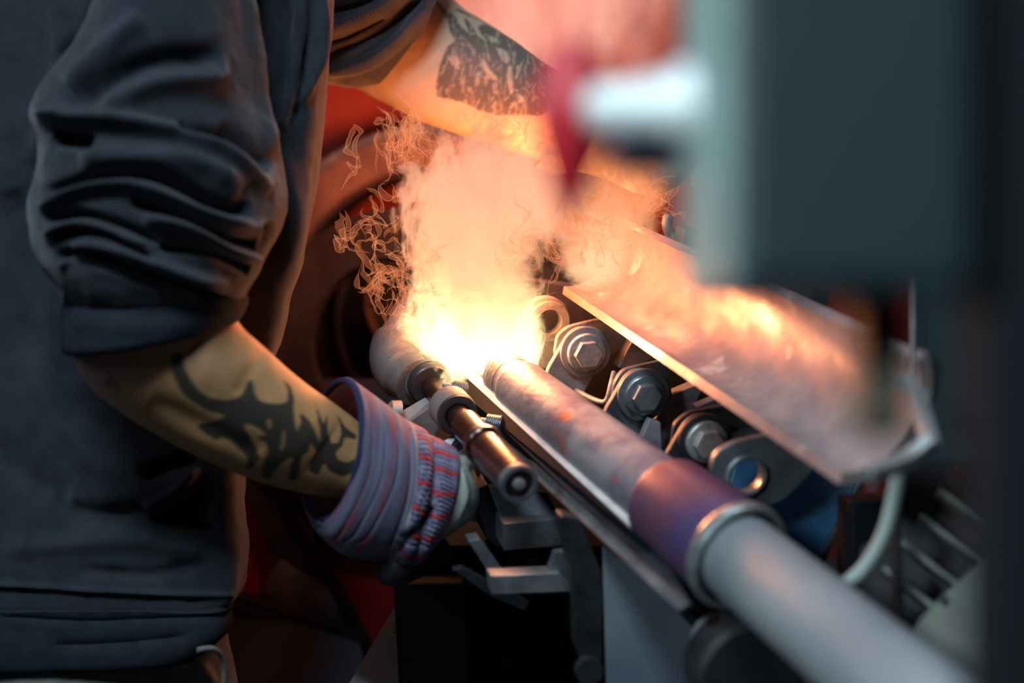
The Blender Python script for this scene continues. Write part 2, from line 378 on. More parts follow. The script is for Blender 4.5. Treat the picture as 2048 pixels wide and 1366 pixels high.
Cb = px_color(Xb, (.52, .42, .30), [(np.clip((fbm(Xb * 30, 9) - .4) * 2, 0, 1) * .3, (.44, .32, .22)), (ink2 * .97, (.022, .028, .036)),
     (blob(pb, 957, 148, 5, 5) * .8, (.35, .45, .5)), (blob(pb, 940, 120, 3, 4) * .5, (.35, .42, .46))])

def ellipsoid(c, rx, ry, rz, nu=24, nv=24):
    vs = []; fs = []
    for i in range(nu + 1):
        th = math.pi * i / nu
        for k in range(nv):
            a = 2 * math.pi * k / nv
            vs.append(V(c) + V((rx * math.sin(th) * math.cos(a), ry * math.sin(th) * math.sin(a), rz * math.cos(th))))
    for i in range(nu):
        for k in range(nv): fs.append((i * nv + k, (i + 1) * nv + k, (i + 1) * nv + (k + 1) % nv, i * nv + (k + 1) % nv))
    return vs, fs
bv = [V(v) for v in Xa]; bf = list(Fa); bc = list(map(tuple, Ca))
def addb(vs, fs, cols):
    b = len(bv); bv.extend([V(v) for v in vs]); bf.extend([tuple(i + b for i in f) for f in fs]); bc.extend(cols)
addb(Xb, Fb, list(map(tuple, Cb)))
# upper arms, neck and head (the head bends over the work, above the frame)
SHN = P(330, -330, 1.33); SHF = P(560, -420, 1.80); NECK = V((-.30, 1.52, 1.52)); HEAD = V((-.18, 1.54, 1.68))
mb = MB()
mb.tube(spline([P(250, 250, 1.27), P(350, -20, 1.29), SHN, NECK], 20), [.052] * 12 + [.06] * 8)
mb.tube(spline([P(620, -170, 1.80), P(600, -260, 1.80), SHF, NECK], 20), [.055] * 20)
mb.tube(spline([V((-.42, 1.50, 1.20)), V((-.38, 1.5, 1.4)), NECK, HEAD], 24), [.15] * 8 + [.11] * 4 + [.062] * 12)
hv, hf = ellipsoid(HEAD, .095, .076, .118)
for i, v in enumerate(hv):                      # face towards +X and down: brow, nose, jaw
    q = v - HEAD
    if q.x > 0: q.x += .022 * math.exp(-((q.y / .014) ** 2) - ((q.z + .01) / .028) ** 2); q.x -= .008 * (math.exp(-(((abs(q.y) - .032) / .014) ** 2) - ((q.z - .018) / .012) ** 2))
    if q.z < -.03: q.y *= .86; q.x += .010
    hv[i] = HEAD + q
mb.add(hv, hf)
for s in (-1, 1): mb.add(*ellipsoid(HEAD + V((-.005, .078 * s, 0)), .016, .009, .03, 10, 10))
addb(mb.v, mb.f, [(*SKIN, 1)] * len(mb.v))
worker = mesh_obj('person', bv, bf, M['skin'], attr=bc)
tag(worker, 'person in charcoal hoodie and khaki trousers leaning over the flame, both forearms tattooed', 'person')

# hoodie: torso, two sleeves, cuffs, waistband
hood = MB()
TN, TV = 260, 280
tor = [(-60, -470, 430, -520, 1.405, 0.036, 0, 0), (-210, -330, 560, -400, 1.417, 0.061, 0, 0), (-250, -150, 640, -150, 1.423, 0.069, 0, 0), (-260, 0, 672, 0, 1.423, 0.069, 0, 0), (-260, 150, 655, 150, 1.423, 0.069, 0, 0),
       (-260, 300, 640, 300, 1.423, 0.065, 0, 0), (-260, 430, 622, 430, 1.423, 0.061, 0, 0), (-260, 560, 592, 560, 1.420, 0.058, 0, 0), (-255, 680, 562, 690, 1.417, 0.054, 0, 0),
       (-250, 800, 520, 800, 1.414, 0.054, 0, 0), (-250, 900, 490, 900, 1.411, 0.054, 0, 0), (-250, 1000, 486, 1000, 1.408, 0.056, 0, 0),
       (-250, 1100, 498, 1100, 1.405, 0.058, 0, 0), (-250, 1165, 490, 1170, 1.403, 0.058, 0, 0), (-250, 1200, 470, 1205, 1.402, 0.056, 0, 0)]
tf = [([(600, -20), (590, 120), (575, 220), (556, 262)], 10, .012), ([(625, -20), (617, 90), (600, 190), (585, 250)], 7, -.012), ([(645, -20), (640, 90), (622, 160), (595, 215)], 8, .012),
      ([(575, -20), (575, 100), (560, 200)], 9, -.010), ([(555, 300), (580, 380), (585, 460), (560, 560)], 22, .008), ([(20, 380), (60, 480), (110, 620), (170, 760)], 26, -.012),
      ([(110, -20), (120, 150), (60, 330)], 20, .008), ([(215, -20), (180, 60), (120, 130)], 14, -.014),
      ([(60, 700), (120, 850), (230, 960), (330, 1040)], 40, .012), ([(100, 1010), (200, 1030), (330, 1020), (420, 1040)], 20, -.010), ([(0, 1100), (120, 1090), (280, 1080), (400, 1110)], 22, .008),
      ([(290, 1020), (330, 1000), (370, 970), (400, 930)], 12, .016), ([(300, 1035), (350, 1045), (440, 1060)], 12, -.014), ([(280, 960), (330, 935), (400, 920)], 16, -.016),
      ([(160, 1140), (300, 1150), (420, 1120)], 14, -.006), ([(-60, 860), (60, 960), (140, 1000)], 30, -.01),
      ([(-100, 1168), (50, 1172), (200, 1182), (330, 1188), (470, 1190)], 6, .006)]
Xt, Ft = sil_tube(tor, TN, TV, tf, .014, ex=.22, bk=5.0, close=(True, False), front_only=True)
hoodie = mesh_obj('hoodie', Xt, Ft, M['fabric'], worker)
hem = [(-246, 1196, 462, 1200, 1.392, 0.053, 0, 0), (-244, 1212, 452, 1214, 1.391, 0.051, 0, 0), (-244, 1240, 456, 1236, 1.391, 0.051, 0, 0), (-240, 1275, 446, 1262, 1.390, 0.051, 0, 0), (-236, 1308, 400, 1296, 1.390, 0.050, 0, 0), (-236, 1322, 370, 1306, 1.390, 0.048, 0, 0)]
Xh, Fh = sil_tube(hem, 60, 220, [([(0, 1230), (200, 1240), (440, 1228)], 8, -.004), ([(100, 1290), (250, 1285), (380, 1270)], 12, -.005)], .008, ex=.3, bk=4.5)
mesh_obj('waistband', Xh, Fh, M['rib'], hoodie, thick=.006)
# near sleeve
SU, SV = 330, 330
sl = [(330, -420, 520, -430, 1.36, .07, 0, 0), (250, -260, 540, -300, 1.33, .10, 0, 0), (225, -120, 515, -140, 1.31, .115, 0, 0), (218, 0, 508, -10, 1.30, .12, 0, 0), (160, 95, 512, 90, 1.29, .12, 0, -.1), (92, 180, 520, 165, 1.285, .12, 0, -.15),
      (72, 225, 534, 225, 1.28, .12, 0, -.2), (84, 285, 552, 290, 1.275, .12, 0, -.2), (80, 345, 562, 355, 1.27, .12, 0, -.2), (73, 400, 568, 410, 1.265, .118, 0, -.2), (76, 455, 562, 455, 1.262, .114, 0, -.2),
      (88, 510, 545, 500, 1.258, .108, 0, -.2), (113, 550, 522, 545, 1.256, .098, 0, -.2), (140, 572, 496, 580, 1.255, .088, 0, -.2), (150, 585, 486, 600, 1.255, .078, 0, -.2)]
def c1(*p): return [(x / 1.951, y / 1.951) for x, y in p]
sf = [(c1((140,430),(300,455),(550,495),(850,590),(1060,750)), 17, .016), (c1((200,540),(280,545),(370,550)), 12, -.030),
      (c1((165,755),(350,692),(600,688),(850,800),(980,815)), 11, -.024), (c1((150,815),(280,750),(420,722),(560,740),(800,840),(1060,900)), 14, .014),
      (c1((300,600),(500,620),(750,640),(950,740)), 24, .012),
      (c1((510,790),(700,835),(900,930),(1010,965)), 10, -.022), (c1((170,850),(300,832),(450,875),(630,945)), 9, -.022),
      (c1((170,920),(300,870),(430,890),(560,960)), 9, .010), (c1((560,850),(740,890),(900,975),(1030,1010)), 11, .014),
      (c1((620,965),(800,985),(980,1060)), 9, -.022), (c1((205,935),(350,905),(500,960),(600,1020)), 6, -.014),
      (c1((215,1010),(300,990),(450,1040),(600,1110),(850,1180),(925,1205)), 10, -.024), (c1((230,1040),(330,960),(480,985),(700,1060),(900,1110)), 10, .012),
      (c1((240,420),(450,300),(640,235),(860,240)), 26, -.016), (c1((400,430),(620,320),(900,300)), 28, .012), (c1((250,330),(420,180),(560,60)), 20, .008),
      (c1((850,500),(960,560),(1050,660)), 16, -.014), (c1((680,500),(760,520),(860,530)), 14, -.010),
      (c1((960,-50),(990,200),(1040,420),(1080,600)), 12, .010), (c1((1040,870),(1060,940),(1020,1010)), 8, -.014)]
Xs, Fs = sil_tube(sl, SU, SV, sf, .016, close=(True, False))
sleeve = mesh_obj('sleeve', Xs, Fs, M['fabric'], hoodie)
cf = [(156, 560, 478, 590, 1.256, .070, 0, -0.084), (150, 572, 484, 600, 1.255, .076, 0, -0.098), (146, 585, 484, 606, 1.254, .078, 0, -0.112), (141, 620, 480, 618, 1.252, .077, 0, -0.126), (138, 655, 474, 628, 1.25, .076, 0, -0.140), (139, 686, 466, 636, 1.248, .074, 0, -0.154), (141, 690, 464, 638, 1.248, .072, 0, -0.154)]
Xc, Fc = sil_tube(cf, 70, 260, [([(150, 640), (260, 655), (380, 640), (470, 610)], 22, .003)], .004)
mesh_obj('sleeve_cuff', Xc, Fc, M['rib'], hoodie, thick=.004)
# far sleeve
s2 = [(430, -560, 420, -260, 1.755, 0.090, 0, 0), (560, -440, 500, -60, 1.755, 0.100, 0, 0), (650, -340, 560, 70, 1.745, 0.105, .1, 0), (720, -280, 610, 135, 1.730, 0.100, .2, 0), (790, -210, 650, 158, 1.715, 0.095, .3, 0), (832, -150, 690, 166, 1.700, 0.090, .4, 0), (858, -100, 735, 166, 1.690, 0.085, .5, 0), (866, -80, 748, 165, 1.688, 0.082, .5, 0)]
f2 = [([(640, 60), (710, 45), (790, 10), (840, -40)], 7, .022), ([(650, 112), (720, 85), (790, 45), (850, -10)], 8, -.022), ([(660, 140), (740, 120), (810, 70), (850, 20)], 9, .012), ([(640, 90), (700, 70), (770, 30)], 7, -.016), ([(640, 30), (720, 10), (780, -30)], 8, -.02)]
X2, F2 = sil_tube(s2, 150, 200, f2, .012, close=(True, False))
mesh_obj('sleeve', X2, F2, M['fabric'], hoodie, thick=.004)
hd = MB(); hv, hf = ellipsoid(HEAD + V((-.05, 0, .02)), .115, .105, .14)
hd.add(hv, hf)
h_o = hd.build('hood', M['fabric'], hoodie, True)
hv, hf = ellipsoid(NECK + V((-.03, 0, .02)), .13, .15, .07); MB().add(hv, hf).build('collar', M['fabric'], hoodie, True)
# trousers, boots
tr = [(-230, 1240, 452, 1240, 1.438, 0.090, 0, 0), (-230, 1300, 462, 1290, 1.437, 0.092, 0, 0), (-225, 1400, 470, 1390, 1.437, 0.094, 0, 0), (-220, 1560, 455, 1560, 1.443, 0.094, 0, 0)]
Xp, Fp = sil_tube(tr, 60, 160, [([(350, 1290), (400, 1330), (430, 1380)], 12, .008), ([(300, 1300), (330, 1366)], 8, -.006)], .012, bk=2.2, close=(True, True))
trousers = mesh_obj('trousers', Xp, Fp, M['trouser'], worker)
for s, hx in ((-1, -.44), (1, -.58)):
    y0 = 1.37 + s * .07
    lg = MB().tube(spline([(hx - .06, y0, .82), (hx - .03, y0 + .01 * s, .62), (hx, y0 + .02 * s, .45), (hx - .02, y0 + .03 * s, .10)], 20), [.105 - .002 * i for i in range(20)], 24)
    lg.build('trouser_leg', M['trouser'], trousers, True)
    bt = MB().tube([(hx - .02, y0 + .03 * s, .26), (hx - .02, y0 + .03 * s, .10), (hx - .01, y0 + .03 * s, .055)], [.06, .058, .055], 20)
    hv, hf = ellipsoid((hx + .05, y0 + .03 * s, .05), .135, .055, .05, 14, 18); bt.add(hv, hf).build('boot', M['boot'], worker, True)
# belt loop and pocket edge at the hip
MB().tube(spline([P(395, 1300, 1.295), P(428, 1298, 1.305), P(446, 1325, 1.32), P(448, 1400, 1.33)], 20), .0025, 10).build('pocket_piping', M['trouser'], trousers, True)

# striped work glove
GU, GV = 150, 260
gl = [(688, 762, 640, 1040, 1.325, .058, .55, 0), (700, 770, 648, 1066, 1.326, .058, .52, 0), (730, 790, 672, 1090, 1.33, .057, .48, 0), (762, 815, 700, 1106, 1.335, .056, .5, 0), (790, 836, 745, 1112, 1.34, .053, .42, 0), (806, 846, 770, 1116, 1.342, .050, .4, 0),
      (818, 852, 782, 1122, 1.344, .050, .35, 0), (840, 862, 796, 1130, 1.348, .051, .3, 0), (858, 876, 806, 1126, 1.35, .046, .3, 0), (876, 884, 824, 1124, 1.352, .050, .3, 0), (897, 896, 842, 1102, 1.356, .048, .3, 0), (904, 900, 850, 1094, 1.358, .046, .28, 0)]
gf = [([(688, 775), (712, 860), (705, 950), (640, 1050)], 4, .003)]
for dx in (22, 48, 74):
    gf.append(([(705 + dx, 790 + dx * .5), (718 + dx, 860 + dx * .3), (712 + dx, 950 + dx * .2), (672 + dx * .9, 1045 + dx * .25), (650 + dx * .8, 1080)], 3.0, -.0013))
gf += [([(815, 862), (818, 940), (808, 1010), (780, 1090)], 4, -.004), ([(866, 880), (868, 940), (858, 1010), (826, 1060), (800, 1100)], 5, -.006), ([(800, 1075), (850, 1040), (870, 1010)], 8, -.010),
       ([(842, 880), (846, 940), (836, 1010), (800, 1080)], 9, .004)]
for k in range(24):                              # gathers of the elastic wrist
    t = k / 23; x0 = 822 + 20 * math.sin(t * 3) - 28 * t; y0 = 868 + 215 * t
    gf.append(([(x0 + 4, y0), (x0 + 24, y0 + 3), (x0 + 44, y0 + 8)], 1.7, -.0019))
    x1 = 870 + 18 * math.sin(t * 3) - 34 * t; y1 = 893 + 190 * t
    gf.append(([(x1 + 2, y1), (x1 + 16, y1 + 6), (x1 + 30, y1 + 14)], 1.7, -.0019))
Xg, Fg = sil_tube(gl, GU, GV, gf, .004)
pg = proj(Xg); ui = np.repeat(np.linspace(0, 1, GU), GV); vi = np.tile(np.linspace(0, 1, GV, endpoint=False), GU)
A_ = crs(gl, GU); uu = ui + .012 * (fbm(Xg * 30, 4) - .5)
cuffm = (uu < .47)
stripe = .5 + .5 * np.sin(uu / .47 * 2 * math.pi * 4.0 + .6)
red = np.clip((stripe - .84) * 9, 0, 1) * cuffm * np.clip(fbm(Xg * 60, 8) * 3 - .8, .15, 1)
pale = np.clip((.30 - stripe) * 5, 0, 1) * cuffm
g = (uu >= .50); ring_s = .5 + .5 * np.sin(vi * 2 * math.pi * 17 + uu * 3)
red2 = g * np.clip((ring_s - .86) * 14, 0, 1); pale2 = g * np.clip((.30 - ring_s) * 5, 0, 1) * .5
seam = ((uu > .455) & (uu < .50)).astype(float)
Cg = px_color(Xg, (.19, .18, .28), [(np.clip(fbm(Xg * 90, 2) * 2 - .8, 0, 1) * .35, (.05, .05, .10)), (pale * .55, (.26, .27, .36)), (red * .75, (.42, .06, .075)), (g * .5, (.20, .19, .36)), (pale2, (.36, .36, .42)), (red2 * .95, (.60, .05, .05)), (seam * .8, (.40, .42, .38))])
glove = mesh_obj('glove', Xg, Fg, M['stripe'], worker, thick=.004, attr=Cg)
edge = [V(Xg[k]) for k in range(0, GV, 4)]; edge += [edge[0], edge[1]]
MB().tube(edge, .0032, 8, False).build('cuff_binding', M['navybind'], glove, True)
pal = [(888, 898, 842, 1098, 1.357, .038, .2, 0), (904, 904, 854, 1094, 1.36, .044, .28, 0), (926, 914, 870, 1082, 1.362, .044, .3, 0), (946, 942, 900, 1064, 1.372, .038, .3, 0), (952, 975, 930, 1040, 1.39, .03, .3, 0), (955, 995, 945, 1015, 1.40, .015, .3, 0)]
Xq, Fq = sil_tube(pal, 60, 140, [([(915, 925), (932, 990), (905, 1060)], 6, .003), ([(925, 905), (945, 935)], 5, .004)], .006, close=(True, True))
mesh_obj('glove_palm', Xq, Fq, M['leather'], glove)
# five fingers curled round the far side of the torch rod and its block
fing = [([(930, 925, 1.385), (968, 905, 1.42), (1005, 925, 1.41), (1030, 955, 1.375)], .0125), ([(940, 955, 1.39), (975, 935, 1.435), (1015, 960, 1.425), (1036, 1000, 1.39)], .0130),
        ([(940, 985, 1.39), (975, 985, 1.435), (1012, 1000, 1.43), (1032, 1035, 1.40)], .0125), ([(930, 1015, 1.39), (965, 1025, 1.43), (995, 1040, 1.43), (1010, 1065, 1.405)], .0115)]
for p_, r_ in fing: MB().tube(spline([P(*q) for q in p_], 24), [r_] * 20 + [r_ * .95, r_ * .8, r_ * .55, r_ * .15], 14).build('glove_finger', M['leather'], glove, True)
MB().tube(spline([P(880, 1080, 1.37), P(840, 1110, 1.36), P(790, 1130, 1.34), P(760, 1128, 1.33)], 24), [.020] * 18 + [.019, .018, .016, .013, .009, .002], 16).build('glove_thumb', M['boot'], glove, True)
# far glove, closed on the handwheel shaft, mostly behind the blurred machine head
fg = [(1150, 150, 1070, 335, 1.58, .050, .2, 0), (1190, 168, 1110, 350, 1.56, .048, .2, 0), (1235, 190, 1160, 345, 1.54, .040, .2, 0), (1290, 205, 1220, 360, 1.52, .042, .2, 0), (1350, 225, 1270, 385, 1.50, .040, .2, 0), (1395, 260, 1320, 390, 1.49, .028, .2, 0), (1410, 290, 1360, 370, 1.485, .01, .2, 0)]
Xf, Ff = sil_tube(fg, 60, 100, None, .008, close=(False, True)); g2 = mesh_obj('glove', Xf, Ff, M['leather'], worker)
for k in range(4):
    a = P(1345 + k * 14, 250 + k * 34, 1.485); MB().tube(spline([a, a + RT * .035 - FW * .02, a + RT * .045 - FW * .05, a + RT * .015 - FW * .06], 16), [.012] * 13 + [.010, .007, .002], 12).build('glove_finger', M['leather'], g2, True)
a = P(1290, 215, 1.49); MB().tube(spline([a, a + RT * .03 - FW * .03 + UP * .01, a + RT * .05 - FW * .05 - UP * .005], 14), [.013] * 11 + [.010, .007, .002], 12).build('glove_thumb', M['leather'], g2, True)

# ------------------------------------------------------------------ heated tube, its channel and the shaft
a0, a1 = P(1012, 752, 1.47), P(1476, 1112, 1.11)
AX = (a1 - a0).normalized()
tube = empty('heated_tube', a0, 'scaled grey steel tube with rust-red stains, its far end in the flame', 'tube')
Lb = (P(1345, 1020, 1.205) - a0).length; Lr = (a1 - a0).length
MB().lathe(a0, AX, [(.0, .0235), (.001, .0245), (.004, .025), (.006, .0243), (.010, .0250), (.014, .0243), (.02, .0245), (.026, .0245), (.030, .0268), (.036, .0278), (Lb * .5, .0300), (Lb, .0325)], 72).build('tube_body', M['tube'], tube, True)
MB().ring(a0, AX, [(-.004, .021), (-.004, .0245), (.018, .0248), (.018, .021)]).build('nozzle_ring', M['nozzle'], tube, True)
col_ = MB().lathe(a0, AX, [(Lb - .004, .034), (Lb, .0385), (Lb + .004, .040), (Lr - .03, .0415), (Lr - .006, .0425)], 80).build('tempered_collar', M['collar'], tube, True)
tag(col_, 'purple and blue heat-tinted collar')
MB().ring(a0, AX, [(Lr - .012, .0385), (Lr - .006, .0440), (Lr, .0450), (Lr + .005, .0435), (Lr + .005, .0395), (Lr - .002, .0375)], 96).build('lip_ring', M['ring'], tube, True)
shaft = empty('push_shaft', a1, 'matt grey round shaft entering the collar from the lower corner', 'shaft')
a2 = P(1870, 1440, .86)
d2 = (a2 - a1).normalized()
MB().lathe(a1 - d2 * .03, d2, [(0, .0335), (.002, .0345), (.20, .0342), ((a2 - a1).length + .20, .0335)], 72).build('shaft_body', M['pipe'], shaft, True)
MB().lathe(a2 + d2 * .15, d2, [(0, .045), (.004, .048), (.06, .048), (.064, .045)], 48).build('shaft_flange', M['darksteel'], shaft, True, bevel=.001)

# channel below the tube: bright lip, sloping tray, dark wall, lower flange
ch = empty('channel_rail', P(920, 740, 1.5), 'long steel channel rail lying under the scaled grey tube', 'rail')
def strip(lineA, lineB, th, name, m, n=1, bv=.0006):
    """a plate between two edges given as (px,py,d) end points, th metres thick away from the lens"""
    A = [P(*q) for q in lineA]; B = [P(*q) for q in lineB]; mb = MB()
    nrm = (A[-1] - A[0]).cross(B[0] - A[0]).normalized()
    if nrm.dot(FW) < 0: nrm = -nrm
    mb.prism(A + B[::-1], nrm * th); return mb.build(name, m, ch, False, bevel=bv)
strip([(903, 729, 1.52), (1290, 1080, 1.17)], [(926, 722, 1.52), (1312, 1060, 1.175)], .004, 'tray_lip', mat('bare_lip_steel', (.72, .69, .67), .45, .1, (.55, .53, .52), 40, .4, .6))
strip([(925, 722, 1.522), (1310, 1062, 1.18)], [(1010, 740, 1.535), (1360, 1050, 1.20)], .004, 'tray_slope', M['darksteel'])  # dark steel puts the shadow beside the tube into the tray's colour
strip([(868, 742, 1.525), (1318, 1164, 1.155)], [(905, 728, 1.52), (1288, 1082, 1.17)], .006, 'rail_wall', M['soot'])
strip([(890, 790, 1.53), (1356, 1222, 1.09)], [(902, 770, 1.522), (1374, 1208, 1.088)], .006, 'lower_flange', M['midsteel'])
strip([(902, 770, 1.524), (1374, 1208, 1.09)], [(880, 738, 1.53), (1318, 1110, 1.17)], .003, 'inner_wall', M['darksteel'])

# ------------------------------------------------------------------ half-round trough
A0, A1 = P(1128, 572, 1.56), P(1684, 946, 1.04)
ax = (A1 - A0).normalized(); cu = (UP * 1.0 + RT * .10); cu = (cu - ax * cu.dot(ax)).normalized(); bu = cu.cross(ax)
if bu.dot(RT) < 0: bu = -bu
TRL = (A1 - A0).length; r0, r1 = .050, .056; th = .009
trough = empty('trough', A0, 'long half-round steel trough, its far end lit salmon by the flame', 'trough')
def arc(r, s, n, off=0): return [A0 + ax * s + cu * (r0 if s == 0 else r1) + (-cu * math.cos(a) + bu * math.sin(a) * .92) * (r + off) for a in np.linspace(0, math.radians(185), n)]
NS, NA = 60, 60
vs = []; fs = []
for i in range(NS + 1):
    s = TRL * i / NS; r = r0 + (r1 - r0) * i / NS
    c = A0 + ax * s + cu * r
    for j, a in enumerate(np.linspace(0, math.radians(128), NA)):
        dd = -cu * math.cos(a) + bu * math.sin(a) * .92
        wob = .00015 * math.sin(i * .9 + j * .35) + .00012 * math.sin(i * .37 - j * .22)
        vs += [c + dd * (r + wob), c + dd * (r + th)]
def vid(i, j, k): return (i * NA + j) * 2 + k
for i in range(NS):
    for j in range(NA - 1):
        fs += [(vid(i, j, 0), vid(i + 1, j, 0), vid(i + 1, j + 1, 0), vid(i, j + 1, 0)), (vid(i, j, 1), vid(i, j + 1, 1), vid(i + 1, j + 1, 1), vid(i + 1, j, 1))]
    fs += [(vid(i, 0, 0), vid(i, 0, 1), vid(i + 1, 0, 1), vid(i + 1, 0, 0)), (vid(i, NA - 1, 0), vid(i + 1, NA - 1, 0), vid(i + 1, NA - 1, 1), vid(i, NA - 1, 1))]
for j in range(NA - 1):
    fs += [(vid(0, j, 0), vid(0, j + 1, 0), vid(0, j + 1, 1), vid(0, j, 1)), (vid(NS, j, 0), vid(NS, j, 1), vid(NS, j + 1, 1), vid(NS, j + 1, 0))]
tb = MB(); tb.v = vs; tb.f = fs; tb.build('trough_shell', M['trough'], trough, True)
# two saddles carry the trough on the machine bed
for s in (.18, .62):
    c = A0 + ax * (TRL * s) + cu * .062 + bu * .082; MB().box(c, bu * .010, cu * .035, ax * .012).build('saddle', M['darksteel'], trough, bevel=.002)

# ------------------------------------------------------------------ bolted brackets
NB = (-FW + RT * .22 - UP * .22).normalized()
def plate(name, pts, p0, th, m, parent, bv=.0012, n=NB):
    poly = [onplane(x, y, p0, n) for x, y in pts]
    return MB().prism(poly, -n * th).build(name, m, parent, False, bevel=bv)
def rnd(pts, r=6, n=4):                       # rounded corners of a pixel outline
    out = []; m = len(pts)
    for i in range(m):
        a, b, c = np.array(pts[i - 1], float), np.array(pts[i], float), np.array(pts[(i + 1) % m], float)
        u, v = a - b, c - b; lu, lv = np.linalg.norm(u), np.linalg.norm(v); q = min(r, lu * .45, lv * .45)
        s, e = b + u / lu * q, b + v / lv * q
        for t in np.linspace(0, 1, n): out.append(tuple((1 - t) ** 2 * s + 2 * t * (1 - t) * b + t * t * e))
    return out
def bolt(c, r, m, mw, parent, name='bolt', rot=.26, tilt=NB, flange=True):
    a = tilt
    w_ = MB().lathe(c, a, [(0, r * 1.72), (.0015, r * 1.78), (.004, r * 1.76), (.0048, r * 1.66)], 56).build('washer', mw, parent, True)
    b = MB()
    if flange: b.lathe(c + a * .0045, a, [(0, r * 1.36), (.003, r * 1.38), (.005, r * 1.3), (.006, r * 1.1)], 56)
    h0, h1 = .007, .007 + r * .78
    u = a.orthogonal().normalized()
    b.lathe(c, a, [(h0 - .003, r * 1.0), (h1 - .001, r * 1.0), (h1, r * .93)], 6, rot)
    o = b.build(name, m, parent, True, bevel=.0006)
    U_ = (UP - a * UP.dot(a)).normalized(); R_ = U_.cross(a)
    for an in (20, 140, 260):                 # raised grade marks on the head
        d = R_ * math.cos(math.radians(an)) + U_ * math.sin(math.radians(an)); s = d.cross(a)
        MB().box(c + a * h1 + d * r * .62, d * r * .13, s * r * .025, a * .0004).build('grade_mark', m, o)
    return o
def bracket(label, c, d, sc, m_front, m_back, m_bolt, m_wash, back, front, br=.0155, bl=None):
    p0 = P(c[0], c[1], d); e = empty('clamp_bracket', p0, label, 'bracket', 'bolted clamp brackets between tube and trough')
    plate('back_plate', rnd([(c[0] + x * sc, c[1] + y * sc) for x, y in back], 12), p0 - NB * .016, .008, m_back, e)
    f = plate('front_plate', rnd([(c[0] + x * sc, c[1] + y * sc) for x, y in front], 14), p0, .009, m_front, e, .0016)
    MB().lathe(p0 - NB * .017, NB, [(0, .021), (.017, .021)], 40).build('spacer', m_back, e, True)
    bolt(p0, br, m_bolt, m_wash, e)
    return e
fr_ = [(-76, 38), (-34, -34), (-14, -48), (10, -48), (34, -34), (46, -6), (40, 20), (24, 40), (-6, 92), (-30, 150), (-90, 120)]
bk1 = [(-62, 10), (-56, -32), (-34, -50), (50, -70), (116, -84), (128, -30), (46, 12), (18, 30), (-20, 60)]
b1 = bracket('dusty grey bracket with a clean silver hex bolt, nearest the flame', (1170, 703), 1.49, 1.0, M['bracket'], M['bracket'], M['zinc'], M['bracket'], bk1, fr_, .0153)
bk2 = [(-60, 20), (-56, -22), (-38, -48), (40, -66), (44, -60), (60, 4), (36, 18), (0, 50), (-30, 60)]
b2 = bracket('sooty bracket with a dark blue-black hex bolt, between two silver bolts', (1285, 788), 1.41, 1.02, M['bracketdark'], M['midsteel'], M['darkbolt'], M['darkbolt'], bk2, fr_, .0150)
bk3 = [(-62, 20), (-56, -30), (-30, -52), (40, -66), (80, -80), (96, -20), (40, 20), (0, 56)]
b3 = bracket('blackened bracket with a pale silver flanged bolt, beside the bare eye bracket', (1408, 880), 1.33, 1.06, M['darksteel'], M['darksteel'], M['zinc'], M['black'], bk3, fr_, .0148)

def holed(name, cpx, d, outline, hr, th, m, parent, n=NB, bv=.0012, N_=64):
    """plate with a round hole: outline and hole joined ring by ring"""
    p0 = P(cpx[0], cpx[1], d); u = (RT - n * RT.dot(n)).normalized(); v = n.cross(u)
    out = [onplane(x, y, p0, n) for x, y in outline]; q = [((p - p0).dot(u), (p - p0).dot(v)) for p in out]
    ring = []
    for k in range(N_):
        a = 2 * math.pi * k / N_; dx, dy = math.cos(a), math.sin(a); best = None
        for i in range(len(q)):
            x1, y1 = q[i]; x2, y2 = q[(i + 1) % len(q)]; ex, ey = x2 - x1, y2 - y1
            den = dx * ey - dy * ex
            if abs(den) < 1e-12: continue
            t = (x1 * ey - y1 * ex) / den; s = (x1 * dy - y1 * dx) / den
            if t > 0 and -1e-6 <= s <= 1 + 1e-6 and (best is None or t > best): best = t
        ring.append((dx * (best or hr * 2), dy * (best or hr * 2)))
    mb = MB(); vs = []
    for w_ in (0, -th):
        vs += [p0 + u * math.cos(2 * math.pi * k / N_) * hr + v * math.sin(2 * math.pi * k / N_) * hr + n * w_ for k in range(N_)]
        vs += [p0 + u * x + v * y + n * w_ for x, y in ring]
    f = []
    for k in range(N_):
        j = (k + 1) % N_
        f += [(k, N_ + k, N_ + j, j), (2 * N_ + j, 3 * N_ + j, 3 * N_ + k, 2 * N_ + k), (N_ + k, 3 * N_ + k, 3 * N_ + j, N_ + j), (j, 2 * N_ + j, 2 * N_ + k, k)]
    mb.add(vs, f); return mb.build(name, m, parent, False, bevel=bv)
e = empty('eye_bracket', P(1490, 948, 1.25), 'sooty bracket with a round hole and worn bright rim, no bolt', 'bracket')
holed('eye_plate', (1492, 950), 1.25, rnd([(1420, 945), (1432, 905), (1470, 885), (1570, 862), (1640, 930), (1560, 1010), (1480, 1010)], 30, 6), S(34, 1.25), .010, M['midsteel'], e)
MB().ring(P(1492, 950, 1.25), NB, [(-.002, S(33, 1.25)), (.003, S(34, 1.25)), (.004, S(40, 1.25)), (-.002, S(44, 1.25))]).build('hole_rim', M['ring'], e, True)
plate('eye_web', [(1530, 960), (1570, 905), (1640, 930), (1560, 1000), (1480, 1010)], P(1520, 960, 1.275), .006, M['darksteel'], e)
e = empty('eye_bracket', P(1092, 642, 1.55), 'glowing lug with a round eye hole at the right edge of the flame', 'bracket')
holed('eye_plate', (1098, 642), 1.53, rnd([(1044, 660), (1050, 618), (1070, 598), (1104, 592), (1134, 610), (1142, 645), (1128, 676), (1104, 740), (1024, 740)], 22, 6), S(24, 1.55), .012, M['bracket'], e)
